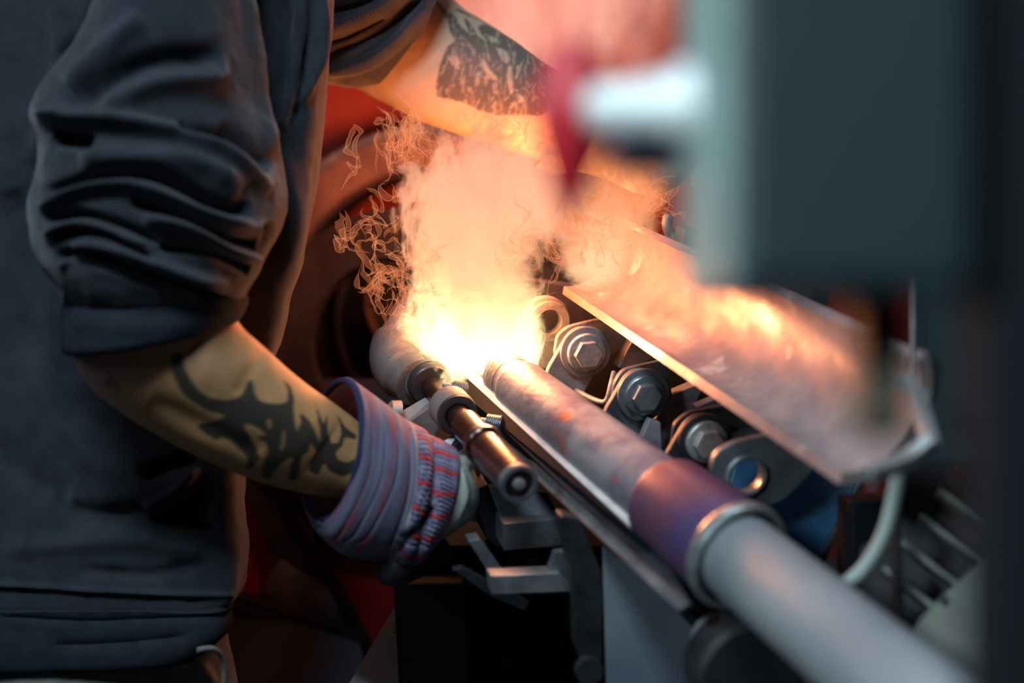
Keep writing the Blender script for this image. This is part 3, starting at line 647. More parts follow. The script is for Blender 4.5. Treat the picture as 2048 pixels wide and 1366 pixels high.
MB().ring(P(1098, 642, 1.53), NB, [(0, S(24, 1.53)), (.005, S(25, 1.53)), (.005, S(40, 1.53)), (0, S(42, 1.53))]).build('hole_boss', M['bracket'], e, True)
# machined carrier behind the brackets
car = empty('bracket_carrier', P(1300, 760, 1.6), 'dark stepped steel carrier behind the row of bolted brackets', 'machine block')
plate('carrier_web', [(1040, 560), (1160, 575), (1420, 740), (1640, 900), (1600, 1080), (1380, 960), (1160, 860), (1040, 740)], P(1300, 780, 1.66), .03, M['black'], car)
plate('carrier_rib', [(1236, 735), (1266, 678), (1340, 668), (1360, 700), (1300, 720), (1258, 742)], P(1280, 700, 1.50), .02, M['bracket'], car)
plate('carrier_rib', [(1180, 606), (1232, 622), (1290, 668), (1236, 648), (1205, 640)], P(1220, 640, 1.53), .02, M['bracket'], car)
plate('carrier_rib', [(1300, 860), (1345, 790), (1412, 762), (1395, 800), (1350, 900), (1320, 900)], P(1350, 850, 1.44), .02, M['tube'], car)
plate('carrier_rib', [(1275, 898), (1300, 838), (1322, 846), (1325, 905), (1300, 925)], P(1300, 880, 1.40), .012, M['tube'], car)
plate('carrier_lug', [(1392, 815), (1450, 790), (1480, 810), (1440, 835), (1400, 850)], P(1430, 820, 1.39), .015, M['midsteel'], car)
MB().tube(spline([P(1150, 780, 1.50), P(1190, 800, 1.47), P(1212, 802, 1.46), P(1222, 770, 1.46), P(1228, 745, 1.47)], 30), .0030, 12).build('carrier_fillet', M['bracket'], car, True)
plate('carrier_arm', [(1560, 1010), (1430, 900), (1460, 880), (1560, 850), (1640, 900)], P(1530, 940, 1.34), .02, M['black'], car)

bp = empty('blue_guard_plate', P(1600, 1020, 1.3), 'chipped dark blue painted plate under the trough end', 'panel')
nb2 = (-FW + RT * .1 + UP * .25).normalized()
plate('painted_plate', [(1450, 1010), (1470, 930), (1600, 868), (1735, 945), (1620, 1160), (1560, 1230), (1440, 1100)], P(1600, 1010, 1.305), .008, M['blue'], bp, n=nb2)
plate('plate_edge', [(1728, 940), (1740, 946), (1628, 1168), (1616, 1160)], P(1650, 1050, 1.295), .01, M['darksteel'], bp, n=nb2)

# ------------------------------------------------------------------ torch with ring clamps
def tp(t): return P(868, 778, 1.47).lerp(P(1037, 967, 1.24), t)
ta = (tp(1) - tp(0)).normalized(); TL = (tp(1) - tp(0)).length
torch = empty('gas_torch', tp(0), 'jointed gas torch of grey elbow, two ring clamps and burnished rod', 'torch')
MB().tube(spline([P(905, 520, 1.66), P(868, 585, 1.60), P(815, 665, 1.55), P(795, 700, 1.53), P(800, 735, 1.515), P(835, 765, 1.49)], 60), [S(44, 1.6)] * 16 + [S(50, 1.5)] * 16 + [S(56, 1.5)] * 20 + [S(50, 1.5)] * 8, 48).build('pipe_elbow', M['cast'], torch, True)
MB().lathe(tp(-.22), ta, [(0, .020), (.002, .0245), (.035, .0250), (.037, .0245), (.037, .0215)], 56).build('socket_ring', M['cast'], torch, True)
MB().lathe(tp(-.06), ta, [(-.004, .0235), (0, .0238), (.006, .0230), (.008, .021), (.008, .0)], 56).build('socket_face', M['rodend'], torch, True)
MB().lathe(tp(-.1), ta, [(0, .0115), (TL * .55, .0115)], 40).build('inner_rod', M['copper'], torch, True)
def clamp(t, r, ln, m=M['cast']):
    o = MB().lathe(tp(t), ta, [(0, r * .88), (.002, r), (ln - .002, r), (ln, r * .95)], 56).build('ring_clamp', m, torch, True)
    MB().lathe(tp(t) + ta * ln, ta, [(-.002, r * .93), (.004, r * .95), (.005, r * .85), (.005, r * .62), (.002, r * .60), (.002, 0)], 56).build('clamp_face', M['rodend'], o, True)
    return o
cA = clamp(.20, .0215, .026)
# ridged thumbscrews on the clamps
def screw(p, r, ln, parent):
    d = (RT * .8 + UP * -.1 - FW * .3).normalized(); prof = []
    for k in range(7): prof += [(ln * k / 7, r), (ln * (k + .45) / 7, r), (ln * (k + .55) / 7, r * .78), (ln * (k + .95) / 7, r * .78)]
    MB().lathe(p, d, [(-.012, r * .45), (0, r * .45)] + prof, 28).build('thumbscrew', M['darkbolt'], parent, True)
screw(P(908, 775, 1.445), .0075, .014, torch); screw(P(976, 845, 1.395), .0085, .015, cA)
# lug blocks
def lug(pts, d, th, m, name='lug_block', parent=torch): 
    n = (-FW + UP * .55).normalized(); return plate(name, pts, P(*pts[0], d), th, m, parent, .001, n)
lug([(792, 828), (850, 794), (864, 802), (862, 812), (812, 848)], 1.45, .03, M['cast'])
lug([(866, 895), (915, 862), (926, 872), (884, 918)], 1.40, .03, M['midsteel'])
plate('lug_face', [(812, 848), (862, 812), (884, 842), (868, 880), (846, 902), (822, 884)], P(840, 860, 1.445), .02, M['cast'], torch)
plate('lug_face', [(884, 918), (926, 872), (938, 900), (930, 940), (905, 950)], P(910, 910, 1.395), .02, M['black'], torch)
MB().lathe(P(800, 826, 1.45), (-RT - FW * .3 + UP * .1).normalized(), [(0, .013), (.010, .012), (.014, .007)], 24).build('lug_nut', M['bracket'], torch, True)
MB().lathe(tp(.42), ta, [(0, .0150), (.06, .0155)], 48).build('outer_rod', M['copper'], torch, True)
MB().lathe(tp(.60), ta, [(0, .0150), (.002, .0185), (.006, .0195), (.012, .0195), (.014, .0175)], 56).build('stop_ring', M['copper'], torch, True)
MB().lathe(tp(.62), ta, [(0, .0165), (TL * .38, .0168)], 56).build('handle_barrel', M['copper'], torch, True)
MB().ring(tp(1), ta, [(-.006, .0170), (.0, .0178), (.003, .0172), (.003, .0135), (-.010, .0120)]).build('end_rim', M['midsteel'], torch, True)
MB().lathe(tp(1), ta, [(-.012, .0135), (-.010, .0125)], 40).build('end_socket', M['rodend'], torch, True)
MB().lathe(tp(1), ta, [(-.012, .0055), (.002, .0057), (.004, .0050), (.005, .003)], 32).build('centre_pin', M['zinc'], torch, True)

# ------------------------------------------------------------------ machine bed below
bed = empty('machine_bed', V((0, 1.3, 0)), 'black cast machine bed standing below the tube channel', 'machine')
# bed body stands on the floor; verticals are true verticals
def vbox(x0, x1, y0, y1, z0, z1, name, m, parent, bv=.003):
    return MB().box(((x0 + x1) / 2, (y0 + y1) / 2, (z0 + z1) / 2), ((x1 - x0) / 2, 0, 0), (0, (y1 - y0) / 2, 0), (0, 0, (z1 - z0) / 2)).build(name, m, parent, bevel=bv)
vbox(-.115, .30, 1.13, 1.75, 0, .86, 'bed_body', M['soot'], bed)
plate('block_front', [(1006, 1048), (1122, 1036), (1128, 1092), (1008, 1102)], P(1060, 1060, 1.33), .06, M['midsteel'], bed)
plate('block_top', [(975, 968), (1095, 985), (1122, 1036), (1006, 1048)], P(1060, 1020, 1.345), .05, M['darksteel'], bed, n=(-FW + UP * .3).normalized())
plate('block_side', [(940, 985), (975, 968), (1006, 1048), (1008, 1102), (975, 1080)], P(985, 1040, 1.36), .05, M['black'], bed)
plate('clamp_arm', [(936, 1082), (960, 1078), (1012, 1150), (984, 1158)], P(970, 1110, 1.32), .02, M['midsteel'], bed)
plate('clamp_bar', [(980, 1152), (1120, 1146), (1150, 1178), (1146, 1184), (984, 1190)], P(1050, 1165, 1.28), .02, M['tray'], bed)
plate('clamp_bar_top', [(984, 1150), (1095, 1146), (1110, 1105), (1150, 1100), (1150, 1180), (1120, 1150)], P(1050, 1140, 1.285), .01, M['midsteel'], bed)
plate('stay_post', rnd([(1118, 1030), (1160, 1040), (1206, 1150), (1204, 1330), (1190, 1352), (1172, 1345), (1152, 1290), (1150, 1180)], 12), P(1160, 1180, 1.24), .02, M['darksteel'], bed)
MB().lathe(P(1180, 1345, 1.235), NB, [(-.01, .012), (0, .012)], 24).build('stay_foot', M['darksteel'], bed, True)
plate('stay_brace', [(905, 1140), (925, 1135), (1060, 1205), (1050, 1222), (985, 1196)], P(970, 1170, 1.33), .01, M['darksteel'], bed)
plate('ember_slot', [(970, 1080), (1110, 1092), (1090, 1140), (1000, 1146)], P(1050, 1115, 1.40), .004, mat('rust_liner', (.06, .014, .008), .7), bed)
side = empty('side_cover', P(1300, 1250, 1.2), 'sloping blue-grey sheet cover under the channel rail', 'cover')
plate('cover_sheet', [(1205, 1090), (1300, 1160), (1400, 1245), (1560, 1420), (1215, 1440)], P(1280, 1230, 1.22), .006, mat('blue_grey_sheet', (.045, .06, .09), .5, .2, (.09, .11, .13), 7, .45, .65), side, n=(-FW + UP * .3).normalized())
plate('cover_fold', [(1300, 1160), (1318, 1160), (1480, 1330), (1580, 1440), (1545, 1440)], P(1350, 1220, 1.20), .01, M['darksteel'], side)
MB().lathe(P(1440, 1285, 1.15), NB, [(-.01, .022), (0, .022), (.012, .017), (.02, .006)], 32).build('cover_knob', M['pipe'], side, True)
MB().lathe(P(1500, 1350, 1.12), NB, [(-.03, .045), (0, .045), (.004, .04)], 40).build('cover_boss', M['black'], side, True)
st = empty('diagonal_strut', P(760, 1300, 1.45), 'pale blue-grey flat strut rising beside the black machine bed', 'strut')
plate('strut_bar', [(800, 1196), (800, 1420), (665, 1420)], P(770, 1300, 1.50), .012, mat('pale_primer', (.50, .56, .62), .5, 0, (.42, .47, .54), 12, .4, .6), st, n=(-FW + UP * .5).normalized())
MB().lathe(P(790, 1260, 1.497), (-FW + UP * .5).normalized(), [(-.004, .003), (.002, .003)], 16).build('rivet', M['steel'], st, True)
po = empty('black_upright', P(830, 1260, 1.35), 'narrow black upright at the near corner of the bed', 'post')
pc = onplane(830, 1200, P(830, 1200, 1.42), V((0, -1, 0)))
vbox(pc.x - .021, pc.x + .05, pc.y, pc.y + .05, 0, pc.z + .02, 'upright_body', M['black'], po)

# ------------------------------------------------------------------ things lower left behind the worker
rp = empty('red_cabinet', P(650, 1150, 1.9), 'scratched red painted cabinet with grey diagonal bracing beneath the glove', 'cabinet')
nr = (-FW * .9 + V((0, -1, 0)) * .4).normalized()
plate('door_panel', [(420, 880), (820, 900), (840, 1330), (740, 1360), (420, 1240)], P(650, 1100, 2.02), .05, M['redpaint'], rp, n=nr)
plate('darkening_sheet', [(380, 840), (840, 860), (840, 1080), (740, 1110), (600, 1080), (560, 1010), (490, 925)], P(600, 980, 1.96), .02, M['soot'], rp, n=nr)  # black sheet added to darken the upper part of the red door
plate('brace', [(480, 960), (570, 1000), (740, 1300), (700, 1310), (590, 1240)], P(600, 1130, 1.99), .012, M['darksteel'], rp, n=nr)
plate('brace_edge', [(590, 1030), (606, 1040), (745, 1290), (730, 1300)], P(650, 1150, 1.975), .012, M['black'], rp, n=nr)
plate('brace', [(520, 1180), (560, 1120), (660, 1180), (700, 1280), (600, 1240)], P(600, 1190, 1.982), .008, M['midsteel'], rp, n=nr)
plate('plinth_rail', [(400, 1150), (500, 1200), (720, 1268), (730, 1290), (600, 1270), (400, 1200)], P(560, 1220, 1.95), .02, M['black'], rp, n=nr)
bx = empty('navy_floor_chest', P(580, 1300, 1.9), 'dark navy chest low in the shadow by the hip', 'chest')
plate('chest_lid', [(380, 1190), (500, 1215), (720, 1285), (760, 1440), (380, 1440)], P(560, 1290, 1.93), .02, M['navy'], bx, n=(V((0, 0, 1)) - FW * .6).normalized())
p_ = onplane(560, 1290, P(560, 1290, 1.95), V((0, -1, 0)))
vbox(p_.x - .22, p_.x + .14, p_.y + .03, p_.y + .4, 0, .34, 'chest_body', M['navy'], bx)
ap = empty('rust_strap', P(440, 1000, 1.7), 'thin rust-orange lit strap hanging below the forearm', 'strap')
MB().tube(spline([P(395, 915, 1.72), P(408, 960, 1.72), P(440, 1010, 1.72), P(470, 1070, 1.73)], 24), .004, 10).build('strap_cord', M['fabric'], ap, True)
MB().tube(spline([P(455, 920, 1.72), P(474, 970, 1.72), P(476, 1010, 1.72), P(468, 1050, 1.73)], 24), .006, 10).build('strap_cord', M['fabric'], ap, True)

# ------------------------------------------------------------------ big ring housing and red panel behind the flame
rc = P(872, 640, 2.25); RA = -FW
hs = empty('ring_housing', rc, 'large round flanged housing behind the flame, inside dark', 'machine')
q = 2.25 * K
MB().ring(rc, RA, [(.0, 300 * q), (.015, 304 * q), (.025, 330 * q), (.02, 372 * q), (-.06, 384 * q), (-.09, 300 * q)], 128).build('flange', M['flange'], hs, True)
MB().ring(rc, RA, [(.018, 366 * q), (.030, 374 * q), (.030, 384 * q), (.0, 392 * q), (-.06, 392 * q)], 128).build('flange_rim', M['flangerim'], hs, True)
MB().lathe(rc - RA * .16, RA, [(0, 305 * q), (.0, 300 * q)], 96).build('recess_back', M['recess'], hs, True)
MB().ring(rc, RA, [(-.16, 306 * q), (-.01, 303 * q), (-.01, 296 * q), (-.158, 298 * q)], 96).build('recess_wall', M['recess'], hs, True)
MB().ring(rc - RA * .10, RA, [(0, 196 * q), (.03, 200 * q), (.035, 212 * q), (-.06, 214 * q)], 96).build('inner_ring', M['recess'], hs, True)
hc = P(850, 600, 2.10)
MB().lathe(hc - RA * .08, RA, [(0, 118 * q), (.03, 118 * q), (.04, 112 * q), (.042, 105 * q)], 80).build('hub_disc', M['disc'], hs, True)
MB().ring(hc - RA * .04, RA, [(0, 104 * q), (.006, 108 * q), (.006, 116 * q), (-.002, 120 * q)], 80).build('hub_rim', M['flange'], hs, True)
vbox(rc.x - .2, rc.x + .3, rc.y + .12, rc.y + .4, 0, rc.z - .22, 'housing_pedestal', M['recess'], hs)
pn = empty('red_machine_panel', P(900, 100, 2.6), 'flaking red painted machine panel above the round housing', 'panel')
y_ = rc.y + .22
vbox(-.9, 1.1, y_, y_ + .06, 0, 2.3, 'panel_sheet', M['hotred'], pn)
vbox(-.9, -.86, y_ - .02, y_, 0, 2.3, 'panel_flange', M['hotred'], pn)
sl_ = empty('slotted_cover', P(640, 760, 2.0), 'dark blue-black curved cover left of the flame', 'cover')
MB().ring(P(800, 690, 2.0), RA, [(0, 150 * q), (.02, 156 * q), (.02, 240 * q), (-.05, 250 * q)], 96).build('cover_ring', M['recess'], sl_, True)
MB().box(P(640, 830, 1.98), RT * .12, (UP * .8 + FW * .3) * .06, (FW - UP * .3) * .01).build('cover_plate', M['recess'], sl_, bevel=.003)

# ------------------------------------------------------------------ out-of-focus machine head in front
DH = .42
hh = empty('drilling_machine', P(1700, 300, DH), 'out-of-focus grey-green enamelled machine filling the upper right corner', 'machine')
def cbox(x0, x1, y0, y1, d0, d1, name, m, parent, bv=.004):
    a = P(x0, y0, d0); b = P(x1, y1, d0); c = (a + b) / 2 + FW * (d1 - d0) / 2
    return MB().box(c, RT * abs((b - a).dot(RT)) / 2, UP * abs((b - a).dot(UP)) / 2, FW * (d1 - d0) / 2).build(name, m, parent, bevel=bv, seg=3)
cbox(1462, 1965, -500, 585, DH, .53, 'head_casing', M['housing'], hh, .006)
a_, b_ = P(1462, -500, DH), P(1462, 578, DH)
MB().box((a_ + b_) / 2 + FW * .054 - RT * .0008, RT * .0015, UP * (a_ - b_).length / 2, FW * .050).build('lit_side_sheet', M['housinglit'], hh, bevel=.001)  # thin sheet added so the casing's left face looks lit through its colour
cbox(1962, 2330, -900, 4200, DH + .01, .45, 'head_column', M['soot'], hh)
cbox(1730, 1835, 580, 890, .46, .49, 'tool_post', M['disc'], hh, .008)
sp = empty('spindle', P(1340, 190, .5), 'bright blurred polished steel spindle sticking out of the machine head', 'spindle')
s0 = P(1465, 205, .49); s1 = P(1200, 218, .53); sd = (s1 - s0).normalized()
MB().lathe(s0, sd, [(-.01, .0145), (.020, .0145), (.023, .0105), (.038, .0105), (.039, .0095), ((s1 - s0).length, .0095)], 48).build('spindle_shaft', M['chrome'], sp, True)
kn = empty('red_lever', P(1150, 260, .55), 'blurred red tapering lever hanging from the bright steel spindle', 'handle')
hp = [P(1135, 92, .56), P(1150, 170, .56), P(1150, 250, .56), P(1142, 330, .56), P(1138, 400, .56), P(1137, 440, .56)]
MB().tube(spline(hp, 30), crs([(.008, 0), (.0150, 0), (.0150, 0), (.0100, 0), (.0050, 0), (.002, 0)], 30)[:, 0], 32).build('handle_grip', M['redrubber'], kn, True)
MB().lathe(P(1150, 215, .56), sd * -1, [(-.004, .006), (.02, .006)], 24).build('handle_ferrule', M['chrome'], kn, True)
bk = empty('blue_slide_block', P(1300, 300, .52), 'blurred dark blue slide block under the bright steel spindle', 'block')
cbox(1225, 1420, 262, 322, .54, .58, 'slide_body', M['navy'], bk, .004)
cbox(1380, 1440, 320, 560, .545, .57, 'slide_leg', M['darksteel'], bk, .004)

# ------------------------------------------------------------------ right side: hook, hose, cooling fins, plates
hk = empty('bent_hook_bar', P(1840, 850, .95), 'bent flat steel bar hooked round the open end of the trough', 'bar')
pts = [P(1800, 762, .99), P(1828, 775, .98), P(1845, 830, .97), P(1862, 893, .955), P(1815, 920, .945), P(1735, 950, .93)]
MB().tube(spline([pts[0], pts[1], pts[2], pts[3]], 30), .0062, 4).build('bar_upright', M['bracket'], hk, False, bevel=.001)
MB().tube(spline([pts[3] + UP * .003, pts[4], pts[5]], 24), .0070, 4).build('bar_foot', M['ring'], hk, False, bevel=.001)
MB().tube([P(1828, 560, .99), P(1830, 660, .985), P(1828, 775, .98)], .0014, 10).build('bar_wire', M['midsteel'], hk, True)
ho = empty('pale_hose', P(1750, 1080, 1.0), 'pale green rubber hose curving down behind the grey shaft', 'hose')
MB().tube(spline([P(1800, 930, .98), P(1790, 990, 1.0), P(1768, 1070, 1.02), P(1725, 1140, 1.04), P(1660, 1190, 1.06), P(1600, 1225, 1.08)], 40), S(15, 1.0), 20).build('hose_tube', M['hose'], ho, True)
gp = empty('side_shield', P(1920, 780, 1.0), 'dark teal flat shield plate beside the bent bar', 'shield')
cbox(1832, 2100, 540, 925, 1.05, 1.06, 'shield_sheet', mat('dark_teal', (.008, .018, .022), .5), gp, .002)
fn = empty('finned_motor', P(1880, 1100, 1.1), 'grey-green motor casing with diagonal cooling fins', 'motor')
nf = (-FW + RT * -.2 + UP * .3).normalized()
for k in range(7):
    x0, y0 = 1800 + k * 42 - 40, 1095 - k * 40
    x0, y0 = 1770 + k * 37, 1130 - k * 52
    dx = 150
    pa_ = [(x0, y0), (x0 + dx, y0 + 118), (x0 + dx - 5, y0 + 128), (x0 - 5, y0 + 10)]
    plate('cooling_fin', pa_, P(1880, 1080, 1.10), .03, M['greenplate'], fn, .0008, nf)
plate('motor_body', [(1720, 1060), (1880, 800), (2140, 900), (2080, 1160), (1830, 1420), (1720, 1300)], P(1880, 1080, 1.14), .06, M['black'], fn, n=nf)
e_ = holed('end_plate', (1890, 1203), 1.06, [(1830, 1250), (1985, 1090), (2060, 1060), (2100, 1440), (1815, 1440)], S(9, 1.06), .008, M['greenplate'], fn, nf)
plate('motor_edge', [(1788, 1000), (1800, 1000), (1812, 1250), (1830, 1440), (1810, 1440), (1795, 1250)], P(1800, 1150, 1.08), .01, M['black'], fn)
cbox(1700, 1790, 1000, 1500, 1.15, 1.2, 'motor_foot', M['soot'], fn)
sb = empty('small_crescent_bracket', P(1345, 455, 1.6), 'small curved lug standing just above the top edge of the trough', 'bracket')
MB().tube(spline([P(1338, 428, 1.5), P(1334, 450, 1.5), P(1342, 472, 1.5), P(1352, 486, 1.5)], 16), [.003, .005, .0055, .0055, .0055, .0055, .0055, .0055, .0055, .0055, .0055, .0055, .0055, .005, .004, .002], 12).build('lug_body', M['bracket'], sb, True)

# ------------------------------------------------------------------ flame: lights, volumes, filaments
def lamp(p, power, rad, colr):
    l = bpy.data.lights.new('flame_light', 'POINT'); l.energy = power; l.shadow_soft_size = rad; l.color = colr
    o = bpy.data.objects.new('flame_light', l); COL.objects.link(o); o.location = p
lamp(P(990, 320, 1.95), 5.0, .05, (1, .30, .12))  # extra lamp added behind the flame to brighten the ring housing and red panel
lamp(P(985, 655, 1.48), 11.0, .03, (1, .33, .12)); lamp(P(965, 540, 1.48), 6.0, .035, (1, .28, .085)); lamp(P(985, 400, 1.49), 4.0, .04, (1, .20, .05)); lamp(P(1225, 430, 1.5), .8, .03, (1, .3, .1))

def vol_mat(name, O, cx, rad, zr, amp, nsc, strength, ramp, absorb, detail=4, ysq=.8, edge=(1.15, .55), hole=(.25, .6)):
    """gas: density from a wandering column (float curves of height) broken by noise, in the object's own metres"""
    m = bpy.data.materials.new(name); m.use_nodes = True; N, L = nt(m); N.remove(N['Principled BSDF']); out = N['Material Output']
    tc = N.new('ShaderNodeTexCoord')
    def math_(op, a, b=None, c=None, clamp=False):
        n = N.new('ShaderNodeMath'); n.operation = op; n.use_clamp = clamp
        for i, x in enumerate((a, b, c)):
            if x is None: continue
            if isinstance(x, (int, float)): n.inputs[i].default_value = x
            else: L.new(x, n.inputs[i])
        return n.outputs[0]
    nz = N.new('ShaderNodeTexNoise'); nz.inputs['Scale'].default_value = nsc; nz.inputs['Detail'].default_value = detail; nz.inputs['Roughness'].default_value = .68; nz.inputs['Distortion'].default_value = .9
    mp = N.new('ShaderNodeMapping'); mp.inputs['Scale'].default_value = (1, 1, .62); L.new(tc.outputs['Object'], mp.inputs[0]); L.new(mp.outputs[0], nz.inputs['Vector'])
    vm = N.new('ShaderNodeVectorMath'); vm.operation = 'MULTIPLY_ADD'; L.new(nz.outputs['Color'], vm.inputs[0]); vm.inputs[1].default_value = (amp,) * 3
    sub = N.new('ShaderNodeVectorMath'); sub.operation = 'SUBTRACT'; L.new(tc.outputs['Object'], sub.inputs[0]); sub.inputs[1].default_value = (amp * .5,) * 3; L.new(sub.outputs[0], vm.inputs[2])
    sx = N.new('ShaderNodeSeparateXYZ'); L.new(vm.outputs[0], sx.inputs[0])
    z = N.new('ShaderNodeMapRange'); z.inputs[1].default_value = zr[0]; z.inputs[2].default_value = zr[1]; L.new(sx.outputs[2], z.inputs[0])
    def curve(vals, lo, hi):
        fc = N.new('ShaderNodeFloatCurve'); c = fc.mapping.curves[0]
        for i, (t, v) in enumerate(vals):
            y = (v - lo) / (hi - lo)
            if i < 2: c.points[i].location = (t, y)
            else: c.points.new(t, y)
        fc.mapping.update(); L.new(z.outputs[0], fc.inputs['Value'])
        return math_('MULTIPLY_ADD', fc.outputs[0], hi - lo, lo)
    xc = curve(cx, -.3, .3); rr = curve(rad, 0, .3)
    dx = math_('SUBTRACT', sx.outputs[0], xc); dx2 = math_('POWER', math_('DIVIDE', math_('ABSOLUTE', dx), rr), 2)
    dy2 = math_('POWER', math_('DIVIDE', math_('ABSOLUTE', sx.outputs[1]), math_('MULTIPLY', rr, ysq)), 2)
    dist = math_('SQRT', math_('ADD', dx2, dy2))
    core = N.new('ShaderNodeMapRange'); core.interpolation_type = 'SMOOTHSTEP'; core.inputs[1].default_value = edge[0]; core.inputs[2].default_value = edge[1]; L.new(dist, core.inputs[0])
    nf_ = N.new('ShaderNodeMapRange'); nf_.inputs[1].default_value = hole[0]; nf_.inputs[2].default_value = hole[1]; nf_.inputs[3].default_value = .25; L.new(nz.outputs['Fac'], nf_.inputs[0])
    den = math_('MULTIPLY', core.outputs[0], nf_.outputs[0])
    cr_ = N.new('ShaderNodeValToRGB'); el = cr_.color_ramp.elements
    for i, (t, c) in enumerate(ramp):
        e = el[i] if i < 2 else el.new(t)
        e.position = t; e.color = (*c, 1)
    L.new(z.outputs[0], cr_.inputs[0])
    fringe = N.new('ShaderNodeMix'); fringe.data_type = 'RGBA'; fr_r = N.new('ShaderNodeMapRange'); fr_r.inputs[1].default_value = .55; fr_r.inputs[2].default_value = .05
    L.new(core.outputs[0], fr_r.inputs[0]); L.new(math_('MULTIPLY', fr_r.outputs[0], math_('GREATER_THAN', z.outputs[0], .3)), fringe.inputs[0]); L.new(cr_.outputs[0], fringe.inputs[6]); fringe.inputs[7].default_value = (.9, .16, .035, 1)
    stn = curve(strength, 0, 200)
    em = N.new('ShaderNodeEmission'); L.new(fringe.outputs[2], em.inputs[0]); L.new(math_('MULTIPLY', den, stn), em.inputs[1])
    ab = N.new('ShaderNodeVolumeAbsorption'); ab.inputs[0].default_value = (0, 0, 0, 1); L.new(math_('MULTIPLY', den, absorb), ab.inputs[1])
    ad = N.new('ShaderNodeAddShader'); L.new(em.outputs[0], ad.inputs[0]); L.new(ab.outputs[0], ad.inputs[1]); L.new(ad.outputs[0], out.inputs['Volume'])
    m.cycles.volume_step_rate = .5
    return m
def vol_obj(name, O, half, m, parent=None, lift=0):
    vs, fs = ellipsoid((0, 0, lift), *half, 16, 20)
    o = mesh_obj(name, vs, fs, m, parent); o.location = O; return o
FO = V((-.036, 1.30, .975))
flm = empty('flame', FO, 'tall yellow-white to salmon flame between the torch and the grey tube', 'flame')
ramp = [(0, (1, .80, .40)), (.25, (1, .70, .32)), (.42, (1, .50, .25)), (.62, (1, .44, .25)), (1, (1, .40, .26))]
fcx = [(0, .0), (.15, .0), (.35, -.004), (.5, .002), (.65, .014), (.8, .022), (1, .04)]
frd = [(0, .045), (.08, .070), (.2, .070), (.35, .060), (.5, .072), (.58, .086), (.67, .080), (.77, .02), (1, .001)]
fst = [(0, 170), (.2, 150), (.32, 85), (.5, 70), (.68, 62), (.82, 34), (1, 2)]
vm_ = vol_mat('flame_gas', FO, fcx, frd, (-.03, .33), .17, 21, fst, ramp, 52, 8, .62, (1.0, .88), (.36, .5))
vol_obj('flame_core', FO, (.15, .085, .20), vm_, flm, .145)
# second lick of flame inside the mouth of the trough
F2O = P(1225, 470, 1.52)
ramp2 = [(0, (1, .55, .30)), (.4, (1, .42, .2)), (1, (1, .25, .09))]
vm2 = vol_mat('mouth_gas', F2O, [(0, -.01), (.5, .0), (1, .03)], [(0, .05), (.5, .06), (1, .05)], (-.05, .12), .12, 26, [(0, 44), (.5, 34), (1, 14)], ramp2, 26, 8, .8, (1.0, .6), (.38, .54))
f2 = empty('trough_flame', F2O, 'smaller orange flame licking out of the far mouth of the trough', 'flame')
vol_obj('flame_gas', F2O, (.085, .05, .09), vm2, f2, .02)
# hot smoke rising behind the far arm, its flame-lit glow put in as emission
SO = P(1130, 130, 1.95)
vms = vol_mat('smoke_gas', SO, [(0, -.03), (.5, .0), (1, .04)], [(0, .12), (.5, .20), (1, .24)], (-.15, .35), .12, 6, [(0, 6.5), (.5, 6.0), (1, 5.0)], [(0, (1, .50, .38)), (1, (.95, .56, .46))], 3.0, 6, .8, (1.1, .4), (.40, .58))
sm = empty('smoke_plume', SO, 'pinkish hot smoke drifting up behind the tattooed far forearm', 'smoke'); sm['kind'] = 'stuff'
vol_obj('smoke_cloud', SO, (.34, .16, .34), vms, sm, .08)

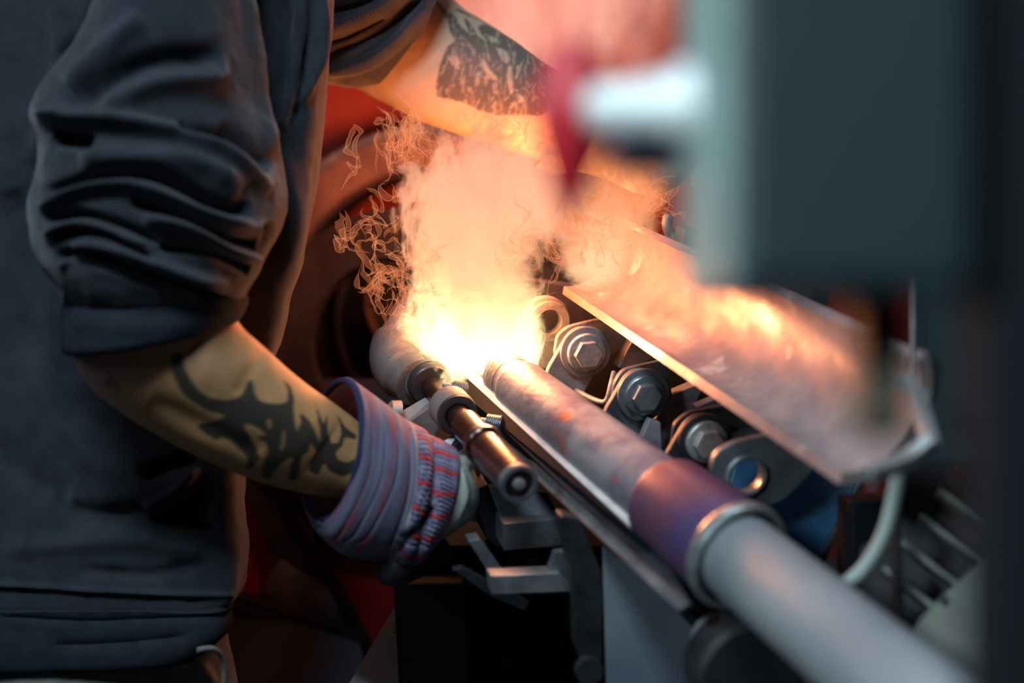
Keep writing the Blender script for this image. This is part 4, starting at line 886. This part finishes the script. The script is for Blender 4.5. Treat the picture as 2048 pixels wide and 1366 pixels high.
# thin bright threads and veils of gas, carried along a swirling wind
def wind(p, sc, seed):
    e = .25; q = p * sc
    def F(o, k): return fbm(q + o, seed + 40 * k, 2)
    dx, dy, dz = np.array([e, 0, 0]), np.array([0, e, 0]), np.array([0, 0, e])
    d = lambda k, ax: (F(ax, k) - F(-ax, k)) / (2 * e)
    return np.stack([d(2, dy) - d(1, dz), d(0, dz) - d(2, dx), d(1, dx) - d(0, dy)], 1)
def threads(name, m, parent, spots, seed, steps=50, ds=.0011, r=.0005, wdt=0, up=.22, sc=48):
    ps = []
    for (x, y, d, sx_, sy_, n) in spots:
        for k in range(n): ps.append(np.array(P(x + rng.normal() * sx_, y + rng.normal() * sy_, d + rng.normal() * .018)))
    p = np.array(ps); tr_ = [p.copy()]
    for k in range(steps):
        v = wind(p, sc, seed) + np.array([0, 0, up]); v /= np.linalg.norm(v, axis=1, keepdims=True) + 1e-6
        p = p + v * ds; tr_.append(p.copy())
    tr_ = np.array(tr_); mb = MB(); eb = MB(); fv = []; ff = []
    for j in range(tr_.shape[1]):
        L_ = tr_[:, j]; n_ = len(L_); b = len(fv)
        if wdt:                                   # a veil: neighbouring paths joined into a fine curved sheet
            o_ = wind(L_, sc * .6, seed + 7); o_ /= np.linalg.norm(o_, axis=1, keepdims=True) + 1e-6
            tp_ = np.sin(np.linspace(0, math.pi, n_))[:, None] * wdt * (.4 + 1.4 * rng.random())
            for i in range(n_): fv += [tuple(L_[i] - o_[i] * tp_[i]), tuple(L_[i]), tuple(L_[i] + o_[i] * tp_[i])]
            for sg_ in ((-1, 1) if j % 2 else (1,)): eb.tube([V(q) for q in L_ + o_ * tp_ * sg_], [r * (.15 + math.sin(math.pi * i / (n_ - 1))) for i in range(n_)], 4, False)
            for i in range(n_ - 1):
                for c in (0, 1): ff.append((b + i * 3 + c, b + i * 3 + c + 1, b + i * 3 + c + 4, b + i * 3 + c + 3))
        else:
            t = [V(q) for q in L_]; rr_ = [r * (.15 + math.sin(math.pi * i / (n_ - 1))) for i in range(n_)]
            mb.tube(t, rr_, 5, False)
    if not wdt: fv, ff = mb.v, mb.f
    else: tag(mesh_obj('flame_thread', eb.v, eb.f, gthread, parent), kind='stuff')
    o = mesh_obj(name, fv, ff, m, parent); tag(o, kind='stuff'); return o
def gas_mat(name, color, stn, alpha):
    m = bpy.data.materials.new(name); m.use_nodes = True; N, L = nt(m); N.remove(N['Principled BSDF'])
    e = N.new('ShaderNodeEmission'); e.inputs[0].default_value = (*color, 1); e.inputs[1].default_value = stn
    t = N.new('ShaderNodeBsdfTransparent'); x = N.new('ShaderNodeMixShader'); x.inputs[0].default_value = alpha
    L.new(t.outputs[0], x.inputs[1]); L.new(e.outputs[0], x.inputs[2]); L.new(x.outputs[0], N['Material Output'].inputs['Surface']); return m
gthread = gas_mat('gas_thread', (1, .36, .17), 1.15, .34); gveil = gas_mat('gas_veil', (1, .25, .09), 1.0, .16)
spots = [(815, 300, 1.40, 22, 40, 16), (800, 340, 1.42, 40, 25, 10), (850, 300, 1.40, 30, 25, 12), (740, 480, 1.44, 30, 30, 12), (770, 560, 1.45, 22, 40, 12), (790, 630, 1.47, 22, 30, 12),
         (880, 430, 1.42, 25, 60, 14), (860, 560, 1.44, 30, 50, 14), (1060, 480, 1.43, 20, 45, 24), (1120, 500, 1.45, 40, 35, 22), (1180, 470, 1.48, 30, 40, 16), (1000, 290, 1.38, 70, 18, 14)]
threads('flame_veil', gveil, flm, [(a, b, c, d, e_, int(n * 1.7)) for a, b, c, d, e_, n in spots], 3, r=.00017, wdt=.0030)
sp2 = [(1230, 390, 1.5, 45, 25, 26), (1290, 390, 1.5, 30, 22, 26), (1190, 470, 1.5, 30, 40, 14), (1270, 430, 1.52, 30, 18, 16)]
threads('flame_veil', gveil, f2, [(a, b, c, d, e_, int(n * 1.3)) for a, b, c, d, e_, n in sp2], 9, r=.00017, wdt=.0030)

# every thing's empty stands at its own base; its parts keep their place
for o, b in BASES:
    o.location = b
    for c in o.children: c.location = c.location - b
